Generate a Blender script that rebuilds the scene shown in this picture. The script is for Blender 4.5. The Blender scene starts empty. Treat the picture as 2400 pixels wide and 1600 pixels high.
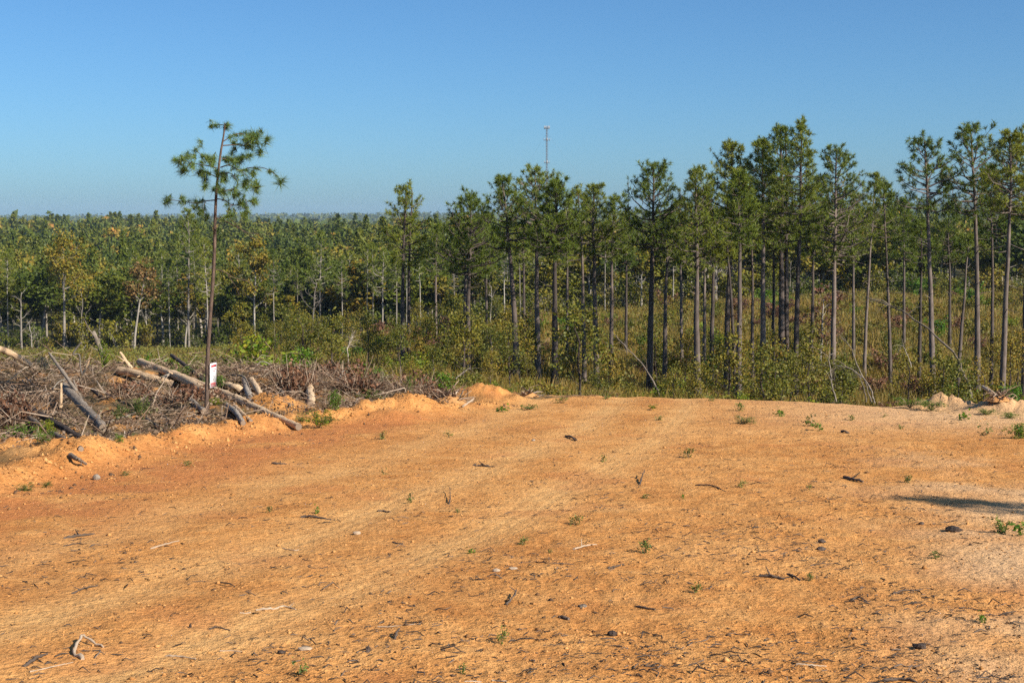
import bpy, math
import numpy as np

# ------------------------------------------------------------------ camera, sky, sun, exposure
SC = bpy.context.scene
COL = SC.collection
F = 2400 * 50 / 36.0                      # focal length in photo pixels
PITCH = math.radians(4.89)
EYE = 1.7
cam_d = bpy.data.cameras.new('camera'); cam_d.lens = 50; cam_d.sensor_width = 36
cam_d.clip_start = 0.1; cam_d.clip_end = 30000
cam = bpy.data.objects.new('camera', cam_d); COL.objects.link(cam)
cam.location = (0, 0, EYE); cam.rotation_euler = (math.radians(90) - PITCH, 0, 0)
SC.camera = cam

SUN_DIR = np.array([0.80, -0.60]); SUN_ELEV = math.radians(33)
world = bpy.data.worlds.new('World'); SC.world = world; world.use_nodes = True
wn = world.node_tree.nodes; wl = world.node_tree.links; wn.clear()
sky = wn.new('ShaderNodeTexSky'); sky.sky_type = 'NISHITA'; sky.sun_disc = False
sky.sun_elevation = SUN_ELEV
sky.sun_rotation = math.atan2(SUN_DIR[0], SUN_DIR[1])
sky.altitude = 0; sky.air_density = 0.8; sky.dust_density = 0.75; sky.ozone_density = 10.0
bg = wn.new('ShaderNodeBackground'); bg.inputs['Strength'].default_value = 0.086
wo = wn.new('ShaderNodeOutputWorld')
tint = wn.new('ShaderNodeMix'); tint.data_type = 'RGBA'; tint.blend_type = 'MULTIPLY'; tint.inputs[0].default_value = 1.0; tint.inputs[7].default_value = (.87, .99, .93, 1)
wl.new(sky.outputs[0], tint.inputs[6]); wl.new(tint.outputs[2], bg.inputs[0]); wl.new(bg.outputs[0], wo.inputs[0])
sun_d = bpy.data.lights.new('sun', 'SUN'); sun_d.energy = 4.9; sun_d.angle = math.radians(0.55)
sun_d.color = (1.0, 0.93, 0.82)
sun = bpy.data.objects.new('sun', sun_d); COL.objects.link(sun)
from mathutils import Vector
sv = Vector((SUN_DIR[0] * math.cos(SUN_ELEV), SUN_DIR[1] * math.cos(SUN_ELEV), math.sin(SUN_ELEV)))
sun.rotation_euler = sv.to_track_quat('Z', 'Y').to_euler()
sun.location = (30, -20, 40)
vs = SC.view_settings
vs.view_transform = 'Standard'; vs.look = 'None'; vs.exposure = 0.65; vs.gamma = 1.0
cy = SC.cycles
cy.max_bounces = 5; cy.diffuse_bounces = 2; cy.glossy_bounces = 1; cy.transmission_bounces = 3
cy.volume_bounces = 0; cy.transparent_max_bounces = 4
cy.use_denoising = False
cy.caustics_reflective = False; cy.caustics_refractive = False
cy.use_adaptive_sampling = True; cy.adaptive_threshold = 0.02

R = np.random.default_rng(11)
TAU = 2 * math.pi

# ------------------------------------------------------------------ projection helpers (photo pixel <-> place)
SP, CP = math.sin(PITCH), math.cos(PITCH)
def T(v):
    b = (800 - np.asarray(v, float)) / F
    return (SP - CP * b) / (CP + SP * b)
def at(u, v, Y):
    """the point at depth Y that shows at photo pixel u, v"""
    return np.array([(u - 1200) / F / (CP + SP * (800 - v) / F) * Y, Y, EYE - T(v) * Y])
def px(p):
    p = np.asarray(p, float); z = p[..., 2] - EYE
    dep = CP * p[..., 1] - SP * z
    return 1200 + F * p[..., 0] / dep, 800 - F * (SP * p[..., 1] + CP * z) / dep

# ------------------------------------------------------------------ noise
_perm = np.random.default_rng(3).permutation(512)
_perm = np.concatenate([_perm, _perm, _perm])
_ang = np.random.default_rng(4).uniform(0, TAU, 512)
_gx, _gy = np.cos(_ang), np.sin(_ang)
def perlin(x, y):
    xi = np.floor(x).astype(int); yi = np.floor(y).astype(int)
    xf = x - xi; yf = y - yi
    xi &= 511; yi &= 511
    def g(ix, iy, dx, dy):
        h = _perm[_perm[ix & 511] + (iy & 511)]
        return _gx[h] * dx + _gy[h] * dy
    sx = xf * xf * xf * (xf * (xf * 6 - 15) + 10); sy = yf * yf * yf * (yf * (yf * 6 - 15) + 10)
    a = g(xi, yi, xf, yf); b = g(xi + 1, yi, xf - 1, yf)
    c = g(xi, yi + 1, xf, yf - 1); d = g(xi + 1, yi + 1, xf - 1, yf - 1)
    return (a + (b - a) * sx) + ((c + (d - c) * sx) - (a + (b - a) * sx)) * sy
def fbm(x, y, o=4):
    s = 0; a = 1.0
    for i in range(o):
        s = s + a * perlin(x * 2 ** i + 17.3 * i, y * 2 ** i - 9.1 * i); a *= 0.5
    return s
def sstep(a, b, x):
    t = np.clip((x - a) / (b - a), 0, 1); return t * t * (3 - 2 * t)

# ------------------------------------------------------------------ terrain height
PAD = 0.065
_D = np.array([0, 10, 20, 25, 28, 32, 40, 60, 90, 130, 170, 210, 300, 450, 650, 900, 1300, 2000, 3200, 5000, 9500], float)
_cols = {
    -900: [None, None, None, None, 3.55, 4.1, 4.9, 7.0, 10, 13, 16.1, 19.3, 21, 21, 18.5, 15, 17, 20, 24, 0, 90],
    0:    [None, None, None, None, 3.55, 4.1, 4.9, 7.0, 10, 13, 16.1, 19.3, 21, 21, 18.5, 14.5, 17, 20, 24, -2, 90],
    500:  [None, None, None, None, 3.55, 4.05, 4.8, 7.0, 10, 13, 16.1, 19.3, 21, 21, 18.5, 14, 17, 20, 24, -8, 90],
    1000: [None, None, None, None, 3.52, 3.95, 5.1, 7.3, 9.7, 11.9, 13.9, 15.9, 18.5, 20, 18.5, 17.5, 19, 21, 22, -14, 90],
    1300: [None, None, None, None, 3.50, 3.95, 5.5, 8.0, 10.5, 12, 12.8, 14, 17, 19, 18.5, 18.5, 20, 21, 20, -16, 90],
    1600: [None, None, None, None, 3.50, 3.98, 5.7, 8.7, 11, 11.6, 11.2, 12, 15, 17.5, 18.5, 19, 20, 18, 14, -26, 90],
    2000: [None, None, None, None, 3.55, 4.3, 6.1, 9.0, 11, 10.6, 10, 11, 14, 17, 18, 18, 19, 14, -6, -48, 90],
    2400: [None, None, None, 3.45, 4.0, 4.8, 6.5, 9.0, 11, 10.4, 9.8, 10.6, 13.5, 16.5, 18, 18, 19, 14, -8, -54, 90],
    3300: [None, None, None, 3.55, 4.1, 4.9, 6.5, 9.0, 11, 10.4, 9.8, 10.6, 13.5, 16.5, 17, 15, 15, 10, 0, -40, 90]}
_ug = np.arange(-1000, 3440, 40.0)
_lg = np.linspace(math.log(3), math.log(9600), 520)
def _mk():
    us = sorted(_cols); rows = []
    for u in us:
        z = np.array([(EYE + PAD * d) if c is None else c for c, d in zip(_cols[u], _D)])
        rows.append(np.interp(np.exp(_lg), _D, z))
    rows = np.array(rows)
    tab = np.array([np.interp(_ug, us, rows[:, j]) for j in range(len(_lg))]).T
    k = np.exp(-0.5 * (np.arange(-12, 13) / 3.2) ** 2); k /= k.sum()
    pad = np.pad(tab, ((0, 0), (12, 12)), mode='edge')
    tab = np.array([np.convolve(r, k, 'valid') for r in pad])
    k = np.exp(-0.5 * (np.arange(-8, 9) / 3.0) ** 2); k /= k.sum()
    pad = np.pad(tab, ((8, 8), (0, 0)), mode='edge')
    tab = np.array([np.convolve(pad[:, j], k, 'valid') for j in range(pad.shape[1])]).T
    return tab
_TAB = _mk()
# foot of the earth bank along the left side of the dirt pad
_bp = [(-300, 1262), (0, 1160), (200, 1118), (400, 1062), (560, 1028), (700, 1003), (880, 985), (1000, 968), (1150, 955), (1300, 938), (1450, 930)]
BERM = []
for _u, _v in _bp:
    _Y = EYE / (float(T(_v)) - PAD); BERM.append((float(at(_u, _v, _Y)[0]), _Y))
BERM = np.array(BERM)
def x_left(Y): return np.interp(Y, BERM[:, 1], BERM[:, 0])
def y_far(u): return np.interp(u, [0, 900, 1150, 1560, 1900, 2160, 2400, 3200], [25, 25, 27, 30.5, 30, 28, 24.8, 22])
def u_of(X, Y): return 1200 + F * X / np.maximum(Y, 1.0)
# mounds of loose earth: (u, depth, radius across, radius deep, height)
MOUNDS = [(955, 23.4, .48, .7, .23), (1010, 23.6, .35, .5, .12), (1135, 27.3, .62, .7, .25), (905, 22.2, .5, .5, .12), (640, 22.6, .5, .6, .22),
          (2205, 27.2, .55, .6, .25), (2262, 26.8, .40, .5, .14), (2330, 26.0, .6, .6, .17), (2385, 25.6, .6, .6, .20),
          (150, 15.9, .5, .5, .14), (30, 16.5, .5, .8, .12)]
def H(X, Y, fine=True):
    X = np.asarray(X, float); Y = np.asarray(Y, float)
    u = np.clip(u_of(X, Y), -990, 3390)
    l = np.log(np.clip(Y, 3.01, 9590))
    fu = (u + 1000) / 40.0; iu = np.clip(fu.astype(int), 0, len(_ug) - 2); tu = fu - iu
    fl = (l - _lg[0]) / (_lg[1] - _lg[0]); il = np.clip(fl.astype(int), 0, len(_lg) - 2); tl = fl - il
    drop = (_TAB[iu, il] * (1 - tu) + _TAB[iu + 1, il] * tu) * (1 - tl) + (_TAB[iu, il + 1] * (1 - tu) + _TAB[iu + 1, il + 1] * tu) * tl
    drop = np.where(Y < 10, EYE + PAD * np.maximum(Y, -3), drop)
    z = EYE - drop
    near = (Y > 8) & (Y < 45)
    dx = X - x_left(Y)
    w = sstep(9, 12, Y) * (1 - sstep(23, 27, Y))
    wob = 0.10 * perlin(X * 1.3 + 5, Y * 1.3) + .05 * perlin(X * 3.7, Y * 3.7)
    z = z + w * (0.11 + .6 * wob + 0.06 * perlin(X * 4, Y * 4)) * np.exp(-((dx + 0.42 + wob) / 0.30) ** 2)
    z = z + w * 0.07 * sstep(-0.2, -0.6, dx) * (1 - sstep(28, 34, Y))
    slash = sstep(-0.9, -2.2, dx) * sstep(15, 19, Y) * (1 - sstep(29, 33, Y)) * np.interp(u, [-200, 500, 750, 1000], [1, 1, .7, .1])
    z = z + slash * (np.interp(Y, [17, 21, 24, 27, 30, 33], [0, .04, .18, .60, .64, 0]) + 0.16 * fbm(X * 0.55 + 3, Y * 0.55, 3))
    for (mu, my, ra, rd, h) in MOUNDS:
        mx = (mu - 1200) / F * my
        e = np.exp(-(((X - mx) / ra) ** 2 + ((Y - my) / rd) ** 2))
        z = z + h * e * (1 + 0.35 * perlin(X * 3.3 + mu, Y * 3.3) + .35 * perlin(X * 9, Y * 9) + .3 * np.abs(perlin(X * 21, Y * 21)))
    if fine:
        nearw = np.exp(-np.maximum(Y - 12, 0) / 25.0)
        padm = sstep(-0.5, 0.3, dx)
        trk = track(X, Y)
        z = z + (0.022 * fbm(X * 1.1, Y * 1.1, 3) + 0.013 * fbm(X * 6.0, Y * 6.0, 3) * (1 - .75 * trk)) * (Y < 60)
        rough = sstep(0.1, 0.5, fbm(X * 1.9 + 40, Y * 1.9, 2) + .15)
        z = z + 0.016 * np.abs(perlin(X * 14, Y * 14)) * rough * nearw * (1 - .8 * trk)
        z = z - 0.014 * trk + .004 * np.sin((X * .5 + Y) * 42) * trk * nearw
        z = z + (1 - padm) * (0.06 * fbm(X * 3.1, Y * 3.1, 3) + .035 * np.abs(fbm(X * 7.3, Y * 7.3, 3)) + .024 * perlin(X * 17, Y * 17)) * (Y < 45)
    z = z + sstep(45, 90, Y) * (0.5 * fbm(X / 14, Y / 14, 3) * (1 - sstep(250, 400, Y)) + sstep(260, 600, Y) * 5 * fbm(X / 130, Y / 160, 3) * (1 - sstep(1100, 1900, Y)))
    return z
# wheel tracks that curve from the lower left of the pad up over its crest
_tp = np.array([(-3.4, 4.5), (-2.0, 7.5), (-.35, 11), (.9, 15), (2.1, 20), (3.0, 25), (3.6, 30), (4, 36)])
def track(X, Y):
    xc = np.interp(Y, _tp[:, 1], _tp[:, 0]) - .5 * sstep(6, 14, Y); d = X - xc
    n = .10 * perlin(X * 1.7 + 9, Y * .9)
    k = np.exp(-((d - .55 + n) / .32) ** 2) + np.exp(-((d + .75 + n) / .34) ** 2) + .7 * np.exp(-((d + 2.3 + n) / .4) ** 2)
    k = np.clip(k, 0, 1) * (.82 + .18 * np.cos(d * 48 + 2.5 * perlin(X * .8, Y * .8))) * np.clip(.85 + .7 * fbm(X * 1.1 + 70, Y * .6, 3), .35, 1)
    return np.clip(k * 1.15, 0, 1) * sstep(3.5, 6, Y) * (1 - sstep(30, 36, Y))
def Hs(x, y): return float(H(np.array([x]), np.array([y]))[0])
def gp(u, v, y0=3.5, y1=60.0):
    """first ground point seen at photo pixel u, v"""
    Ys = np.exp(np.linspace(math.log(y0), math.log(y1), 1500))
    Xs = (u - 1200) / F / (CP + SP * (800 - v) / F) * Ys
    ray = EYE - float(T(v)) * Ys
    hit = np.nonzero(H(Xs, Ys) >= ray)[0]
    i = hit[0] if len(hit) else len(Ys) - 1
    return np.array([Xs[i], Ys[i], float(H(Xs[i:i + 1], Ys[i:i + 1])[0])])

# ------------------------------------------------------------------ mesh helpers
class MB:
    def __init__(s): s.V = []; s.P = []; s.n = 0; s.at = []
    def add(s, V, P, att=None):
        V = np.asarray(V, float).reshape(-1, 3); P = np.asarray(P, int)
        s.V.append(V); s.P.append(P + s.n); s.n += len(V)
        if att is not None: s.at.append(np.broadcast_to(np.asarray(att, float), (len(V),)))
        return s
    def mesh(s, name, mat, smooth=False):
        m = bpy.data.meshes.new(name)
        V = np.concatenate(s.V) if s.V else np.zeros((0, 3))
        m.vertices.add(len(V)); m.vertices.foreach_set('co', V.astype(np.float32).ravel())
        loops = np.concatenate([p.ravel() for p in s.P]); sizes = np.concatenate([np.full(len(p), p.shape[1]) for p in s.P])
        m.loops.add(len(loops)); m.loops.foreach_set('vertex_index', loops.astype(np.int32))
        m.polygons.add(len(sizes)); st = np.concatenate([[0], np.cumsum(sizes)[:-1]])
        m.polygons.foreach_set('loop_start', st.astype(np.int32))
        if smooth: m.polygons.foreach_set('use_smooth', np.ones(len(sizes), bool))
        if s.at:
            a = m.attributes.new('tint', 'FLOAT', 'POINT'); a.data.foreach_set('value', np.concatenate(s.at).astype(np.float32))
        m.update(calc_edges=True)
        if mat: m.materials.append(mat)
        return m
def link(name, mesh, parent=None):
    o = bpy.data.objects.new(name, mesh); COL.objects.link(o)
    if parent: o.parent = parent
    return o
def tag(o, label=None, cat=None, group=None, kind=None):
    if label: o['label'] = label
    if cat: o['category'] = cat
    if group: o['group'] = group
    if kind: o['kind'] = kind
    return o
def thing(name, label, cat, loc=(0, 0, 0), rz=0.0, sc=1.0, group=None):
    o = bpy.data.objects.new(name, None); COL.objects.link(o)
    o.location = tuple(float(a) for a in loc); o.rotation_euler = (0, 0, rz)
    o.scale = (sc, sc, sc) if np.isscalar(sc) else tuple(sc)
    o.empty_display_size = 0.1
    return tag(o, label, cat, group)
def nrm(a): return a / np.maximum(np.linalg.norm(a, axis=-1, keepdims=True), 1e-9)
def spline(P, n):
    """smooth curve through control points"""
    P = np.asarray(P, float); m = len(P)
    if m < 3: return P[0] + (P[-1] - P[0]) * np.linspace(0, 1, n)[:, None]
    t = np.linspace(0, m - 1, n); i = np.clip(t.astype(int), 0, m - 2); f = (t - i)[:, None]
    Q = np.vstack([2 * P[0] - P[1], P, 2 * P[-1] - P[-2]])
    a, b, c, d = Q[i], Q[i + 1], Q[i + 2], Q[i + 3]
    return .5 * (2 * b + (c - a) * f + (2 * a - 5 * b + 4 * c - d) * f ** 2 + (3 * b - a - 3 * c + d) * f ** 3)
def tube(mb, P, r, k=5, cap=True, rough=0.0, rs=None):
    P = np.asarray(P, float); n = len(P); r = np.broadcast_to(np.asarray(r, float), (n,))
    t = nrm(np.gradient(P, axis=0))
    ref = np.array([0., 0, 1]) if abs(t[:, 2]).mean() < .8 else np.array([1., 0, 0])
    a = nrm(np.cross(t, ref)); b = np.cross(t, a)
    th = np.arange(k) * TAU / k
    rr = r[:, None] * np.ones(k)
    if rough: rr = rr * (1 + rough * (rs or R).standard_normal((n, k)))
    V = P[:, None] + rr[..., None] * (np.cos(th)[None, :, None] * a[:, None] + np.sin(th)[None, :, None] * b[:, None])
    i = np.arange(n - 1)[:, None] * k + np.arange(k)[None]; j = np.arange(n - 1)[:, None] * k + (np.arange(k)[None] + 1) % k
    mb.add(V.reshape(-1, 3), np.stack([i, j, j + k, i + k], -1).reshape(-1, 4))
    if cap:
        c0 = np.arange(k)[::-1][None]; 
        mb.add(V[0], c0); mb.add(V[-1], np.arange(k)[None])
    return mb
def cards(mb, C, size, rs, up=0.0, asp=0.55, att=None, nb=None):
    """leaf-shaped quads at centres C"""
    n = len(C)
    d = nrm(rs.standard_normal((n, 3)) + np.array([0, 0, up])); s = rs.standard_normal((n, 3))
    if nb is not None: s = np.cross(d, nrm(nb + .8 * rs.standard_normal((n, 3))))
    s = nrm(s - (s * d).sum(1)[:, None] * d)
    L = (np.asarray(size) * rs.uniform(.65, 1.3, n))[:, None]
    nn = np.cross(d, s) * L * rs.uniform(-.12, .12, n)[:, None]
    V = np.stack([C - d * L * .5, C + s * L * asp * .5 + nn, C + d * L * .5, C - s * L * asp * .5 + nn], 1)
    mb.add(V.reshape(-1, 3), np.arange(4 * n).reshape(n, 4), None if att is None else np.repeat(np.broadcast_to(att, (n,)), 4))
def tris(mb, C, size, rs, att=None):
    n = len(C)
    d = nrm(rs.standard_normal((n, 3))); s = rs.standard_normal((n, 3)); s = nrm(s - (s * d).sum(1)[:, None] * d)
    L = (np.asarray(size) * rs.uniform(.7, 1.3, n))[:, None]
    V = np.stack([C - d * L * .5 - s * L * .35, C - d * L * .4 + s * L * .4, C + d * L * .55], 1)
    mb.add(V.reshape(-1, 3), np.arange(3 * n).reshape(n, 3), None if att is None else np.repeat(np.broadcast_to(att, (n,)), 3))
def tufts(mb, Pos, Dir, n, L, w, rs, spread=.9, droop=.12):
    """needle tufts: n thin needles fanning out from every shoot tip"""
    Pos = np.repeat(np.asarray(Pos, float), n, 0); Dir = np.repeat(np.asarray(Dir, float), n, 0)
    L = np.repeat(np.broadcast_to(np.asarray(L, float), (len(Pos) // n,)), n)
    m = len(Pos)
    d = nrm(Dir + spread * nrm(rs.standard_normal((m, 3)))); L = L * rs.uniform(.7, 1.15, m)
    s = rs.standard_normal((m, 3)); s = nrm(s - (s * d).sum(1)[:, None] * d) * w
    base = Pos - Dir * (L * rs.uniform(0, .55, m))[:, None]
    tip = base + d * L[:, None] - np.array([0, 0, 1]) * (L * droop)[:, None]
    V = np.stack([base - s * .5, base + s * .5, tip], 1)
    mb.add(V.reshape(-1, 3), np.arange(3 * m).reshape(m, 3))

# ------------------------------------------------------------------ materials
def newmat(name):
    m = bpy.data.materials.new(name); m.use_nodes = True
    nt = m.node_tree; nt.nodes.clear()
    return m, nt, nt.nodes, nt.links
def ramp(nodes, cols, pos=None, interp='LINEAR'):
    r = nodes.new('ShaderNodeValToRGB'); e = r.color_ramp.elements; r.color_ramp.interpolation = interp
    pos = pos or [i / (len(cols) - 1) for i in range(len(cols))]
    while len(e) < len(cols): e.new(.5)
    for i, (c, p) in enumerate(zip(cols, pos)): e[i].position = p; e[i].color = (*c, 1)
    return r
def noise(nodes, links, scale, detail=4, rough=.6, vec=None):
    n = nodes.new('ShaderNodeTexNoise'); n.inputs['Scale'].default_value = scale; n.inputs['Detail'].default_value = detail
    n.inputs['Roughness'].default_value = rough
    if vec is not None: links.new(vec, n.inputs['Vector'])
    return n
def math_(nodes, links, op, a, b=None):
    n = nodes.new('ShaderNodeMath'); n.operation = op
    for i, x in enumerate((a, b)):
        if x is None: continue
        if isinstance(x, (int, float)): n.inputs[i].default_value = x
        else: links.new(x, n.inputs[i])
    return n.outputs[0]
def mixc(nodes, links, fac, a, b, mode='MIX'):
    n = nodes.new('ShaderNodeMix'); n.data_type = 'RGBA'; n.blend_type = mode
    for s, x in ((0, fac), (6, a), (7, b)):
        if isinstance(x, (int, float)): n.inputs[s].default_value = x
        elif isinstance(x, tuple): n.inputs[s].default_value = (*x, 1)
        else: links.new(x, n.inputs[s])
    return n.outputs[2]
def leafmat(name, cols, src='object', island=.4, transl=.22, rough=.55, pos=None, patch=0):
    m, nt, N, L = newmat(name)
    geo = N.new('ShaderNodeNewGeometry')
    if src == 'object': base = N.new('ShaderNodeObjectInfo').outputs['Random']
    elif src == 'tint':
        a = N.new('ShaderNodeAttribute'); a.attribute_name = 'tint'; base = a.outputs['Fac']
    else:
        n = noise(N, L, patch or .15, 3, .6, geo.outputs['Position'])
        base = math_(N, L, 'MULTIPLY_ADD', n.outputs['Fac'], 2.0); base.node.inputs[2].default_value = -.5
    f = math_(N, L, 'ADD', math_(N, L, 'MULTIPLY', base, 1 - island), math_(N, L, 'MULTIPLY', geo.outputs['Random Per Island'], island))
    r = ramp(N, cols, pos); L.new(f, r.inputs[0])
    p = N.new('ShaderNodeBsdfPrincipled'); p.inputs['Roughness'].default_value = rough; p.inputs['Specular IOR Level'].default_value = .25
    L.new(r.outputs[0], p.inputs['Base Color'])
    t = N.new('ShaderNodeBsdfTranslucent'); L.new(r.outputs[0], t.inputs['Color'])
    mx = N.new('ShaderNodeMixShader'); mx.inputs[0].default_value = transl
    L.new(p.outputs[0], mx.inputs[1]); L.new(t.outputs[0], mx.inputs[2])
    o = N.new('ShaderNodeOutputMaterial'); L.new(mx.outputs[0], o.inputs['Surface'])
    return m
def woodmat(name, cols, stretch=.12, scale=14, bump=.5, rnd=0.35, pos=None, island=False):
    m, nt, N, L = newmat(name)
    tc = N.new('ShaderNodeTexCoord'); mp = N.new('ShaderNodeMapping'); mp.inputs['Scale'].default_value = (1, 1, stretch)
    L.new(tc.outputs['Object'], mp.inputs[0])
    n1 = noise(N, L, scale, 6, .7, mp.outputs[0]); n2 = noise(N, L, scale * .15, 3, .6, tc.outputs['Object'])
    if island: rv = N.new('ShaderNodeNewGeometry').outputs['Random Per Island']
    else: rv = N.new('ShaderNodeObjectInfo').outputs['Random']
    f = math_(N, L, 'ADD', math_(N, L, 'MULTIPLY', n1.outputs['Fac'], .75), math_(N, L, 'MULTIPLY', n2.outputs['Fac'], .5))
    f = math_(N, L, 'ADD', f, math_(N, L, 'MULTIPLY', math_(N, L, 'SUBTRACT', rv, .5), rnd * (2.4 if island else 1)))
    f = math_(N, L, 'SUBTRACT', f, .12)
    r = ramp(N, cols, pos); L.new(f, r.inputs[0])
    p = N.new('ShaderNodeBsdfPrincipled'); p.inputs['Roughness'].default_value = .85; p.inputs['Specular IOR Level'].default_value = .15
    L.new(r.outputs[0], p.inputs['Base Color'])
    if bump:
        b = N.new('ShaderNodeBump'); b.inputs['Strength'].default_value = bump; b.inputs['Distance'].default_value = .02
        L.new(n1.outputs['Fac'], b.inputs['Height']); L.new(b.outputs[0], p.inputs['Normal'])
    o = N.new('ShaderNodeOutputMaterial'); L.new(p.outputs[0], o.inputs['Surface'])
    return m
def plain(name, col, rough=.6, metal=0.0):
    m, nt, N, L = newmat(name)
    n = noise(N, L, 9, 3, .6); c = mixc(N, L, n.outputs['Fac'], tuple(a * .85 for a in col), tuple(min(1, a * 1.12) for a in col))
    p = N.new('ShaderNodeBsdfPrincipled'); p.inputs['Roughness'].default_value = rough; p.inputs['Metallic'].default_value = metal
    L.new(c, p.inputs['Base Color'])
    o = N.new('ShaderNodeOutputMaterial'); L.new(p.outputs[0], o.inputs['Surface'])
    return m

M = {}
M['needle'] = leafmat('pine_needles', [(0.0718, 0.1144, 0.0172), (0.1632, 0.206, 0.0246), (0.3101, 0.2861, 0.0343)], 'object', .55, .25)
M['needle_near'] = leafmat('young_pine_needles', [(0.0495, 0.1126, 0.0255), (0.1155, 0.1874, 0.0357), (0.231, 0.255, 0.0638)], 'object', .9, .25)
M['leaf'] = leafmat('broadleaf_leaves', [(0.0438, 0.0687, 0.0074), (0.0896, 0.1144, 0.0104), (0.1594, 0.1524, 0.0149), (0.239, 0.1754, 0.0194), (0.3386, 0.1599, 0.0223)], 'object', .30, .2, pos=[0, .35, .62, .85, 1])
M['leaf_dark'] = leafmat('sapling_leaves', [(0.0486, 0.0716, 0.0108), (0.1216, 0.1287, 0.0162), (0.211, 0.1716, 0.0197), (0.3244, 0.186, 0.027)], 'object', .45, .2)
M['leaf_yellow'] = leafmat('yellow_green_leaves', [(.07, .13, .012), (.17, .24, .018), (.30, .30, .02), (.42, .26, .03)], 'object', .75, .35, pos=[0, .45, .85, 1])
M['leaf_bright'] = leafmat('bright_green_leaves', [(.045, .12, .012), (.10, .20, .015), (.20, .28, .02)], 'object', .7, .35)
M['leaf_rust'] = leafmat('dead_brown_leaves', [(0.0825, 0.045, 0.027), (0.18, 0.0825, 0.045), (0.3, 0.15, 0.075)], 'object', .7, .2)
M['leaf_russet'] = leafmat('russet_leaves', [(.07, .07, .025), (.15, .12, .035), (.24, .14, .045), (.32, .15, .05)], 'object', .75, .3)
M['weed'] = leafmat('weed_leaves', [(.05, .09, .02), (.12, .16, .03), (.22, .24, .05)], 'object', .6, .3)
M['grass'] = leafmat('dry_tall_grass', [(0.086, 0.078, 0.0157), (0.1718, 0.13, 0.0242), (0.2977, 0.1976, 0.0417), (0.3894, 0.2288, 0.065)], 'patch', .5, .3, patch=.09)
M['flower'] = leafmat('dry_seed_heads', [(.22, .20, .11), (.36, .31, .19), (.45, .40, .27)], 'object', .7, .25)
M['forest'] = leafmat('forest_leaves', [(0.0465, 0.0702, 0.0099), (0.0883, 0.1136, 0.0123), (0.1627, 0.1588, 0.0181), (0.2673, 0.1921, 0.0246), (0.4418, 0.2004, 0.037)], 'tint', .28, .15, pos=[0, .4, .68, .87, 1])
M['bark'] = woodmat('pine_bark', [(.035, .027, .023), (.11, .085, .07), (.22, .17, .14), (.33, .27, .23)], .15, 9, .5, .3, [.25, .5, .7, .9])
M['bark_near'] = woodmat('young_pine_bark', [(.05, .035, .028), (.14, .095, .07), (.26, .18, .13)], .35, 40, .7, .1, [.3, .55, .85])
M['bark_pale'] = woodmat('pale_bark', [(.12, .10, .085), (.30, .26, .21), (.48, .43, .36)], .2, 7, .3, .35, [.25, .55, .85])
M['log_tan'] = woodmat('barkless_log', [(.11, .06, .034), (.34, .21, .115), (.58, .405, .245), (.70, .53, .35)], .13, 34, .9, .2, [.16, .32, .54, .85])
M['log_grey'] = woodmat('weathered_log', [(.06, .046, .036), (.21, .165, .125), (.46, .385, .30)], .13, 34, .9, .3, [.2, .44, .8])
M['log_dark'] = woodmat('dark_bark_log', [(.025, .02, .017), (.085, .062, .05), (.19, .145, .115)], .25, 34, 1., .2, [.3, .55, .85])
M['twig'] = woodmat('brush_twigs', [(.05, .03, .02), (.18, .11, .068), (.34, .23, .15), (.48, .37, .27)], 1, 6, 0, .42, [.15, .45, .72, .95], island=True)
M['cut'] = woodmat('cut_wood_face', [(.12, .085, .06), (.25, .185, .13), (.34, .26, .19)], 1, 14, .2, .2)
M['stick_dark'] = woodmat('dark_twigs', [(.04, .03, .024), (.09, .066, .05), (.17, .125, .095)], 1, 20, .3, .5, island=True)
M['stick_pale'] = woodmat('bleached_sticks', [(.24, .17, .11), (.42, .31, .21), (.56, .46, .34)], 1, 20, .3, .2)

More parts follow.
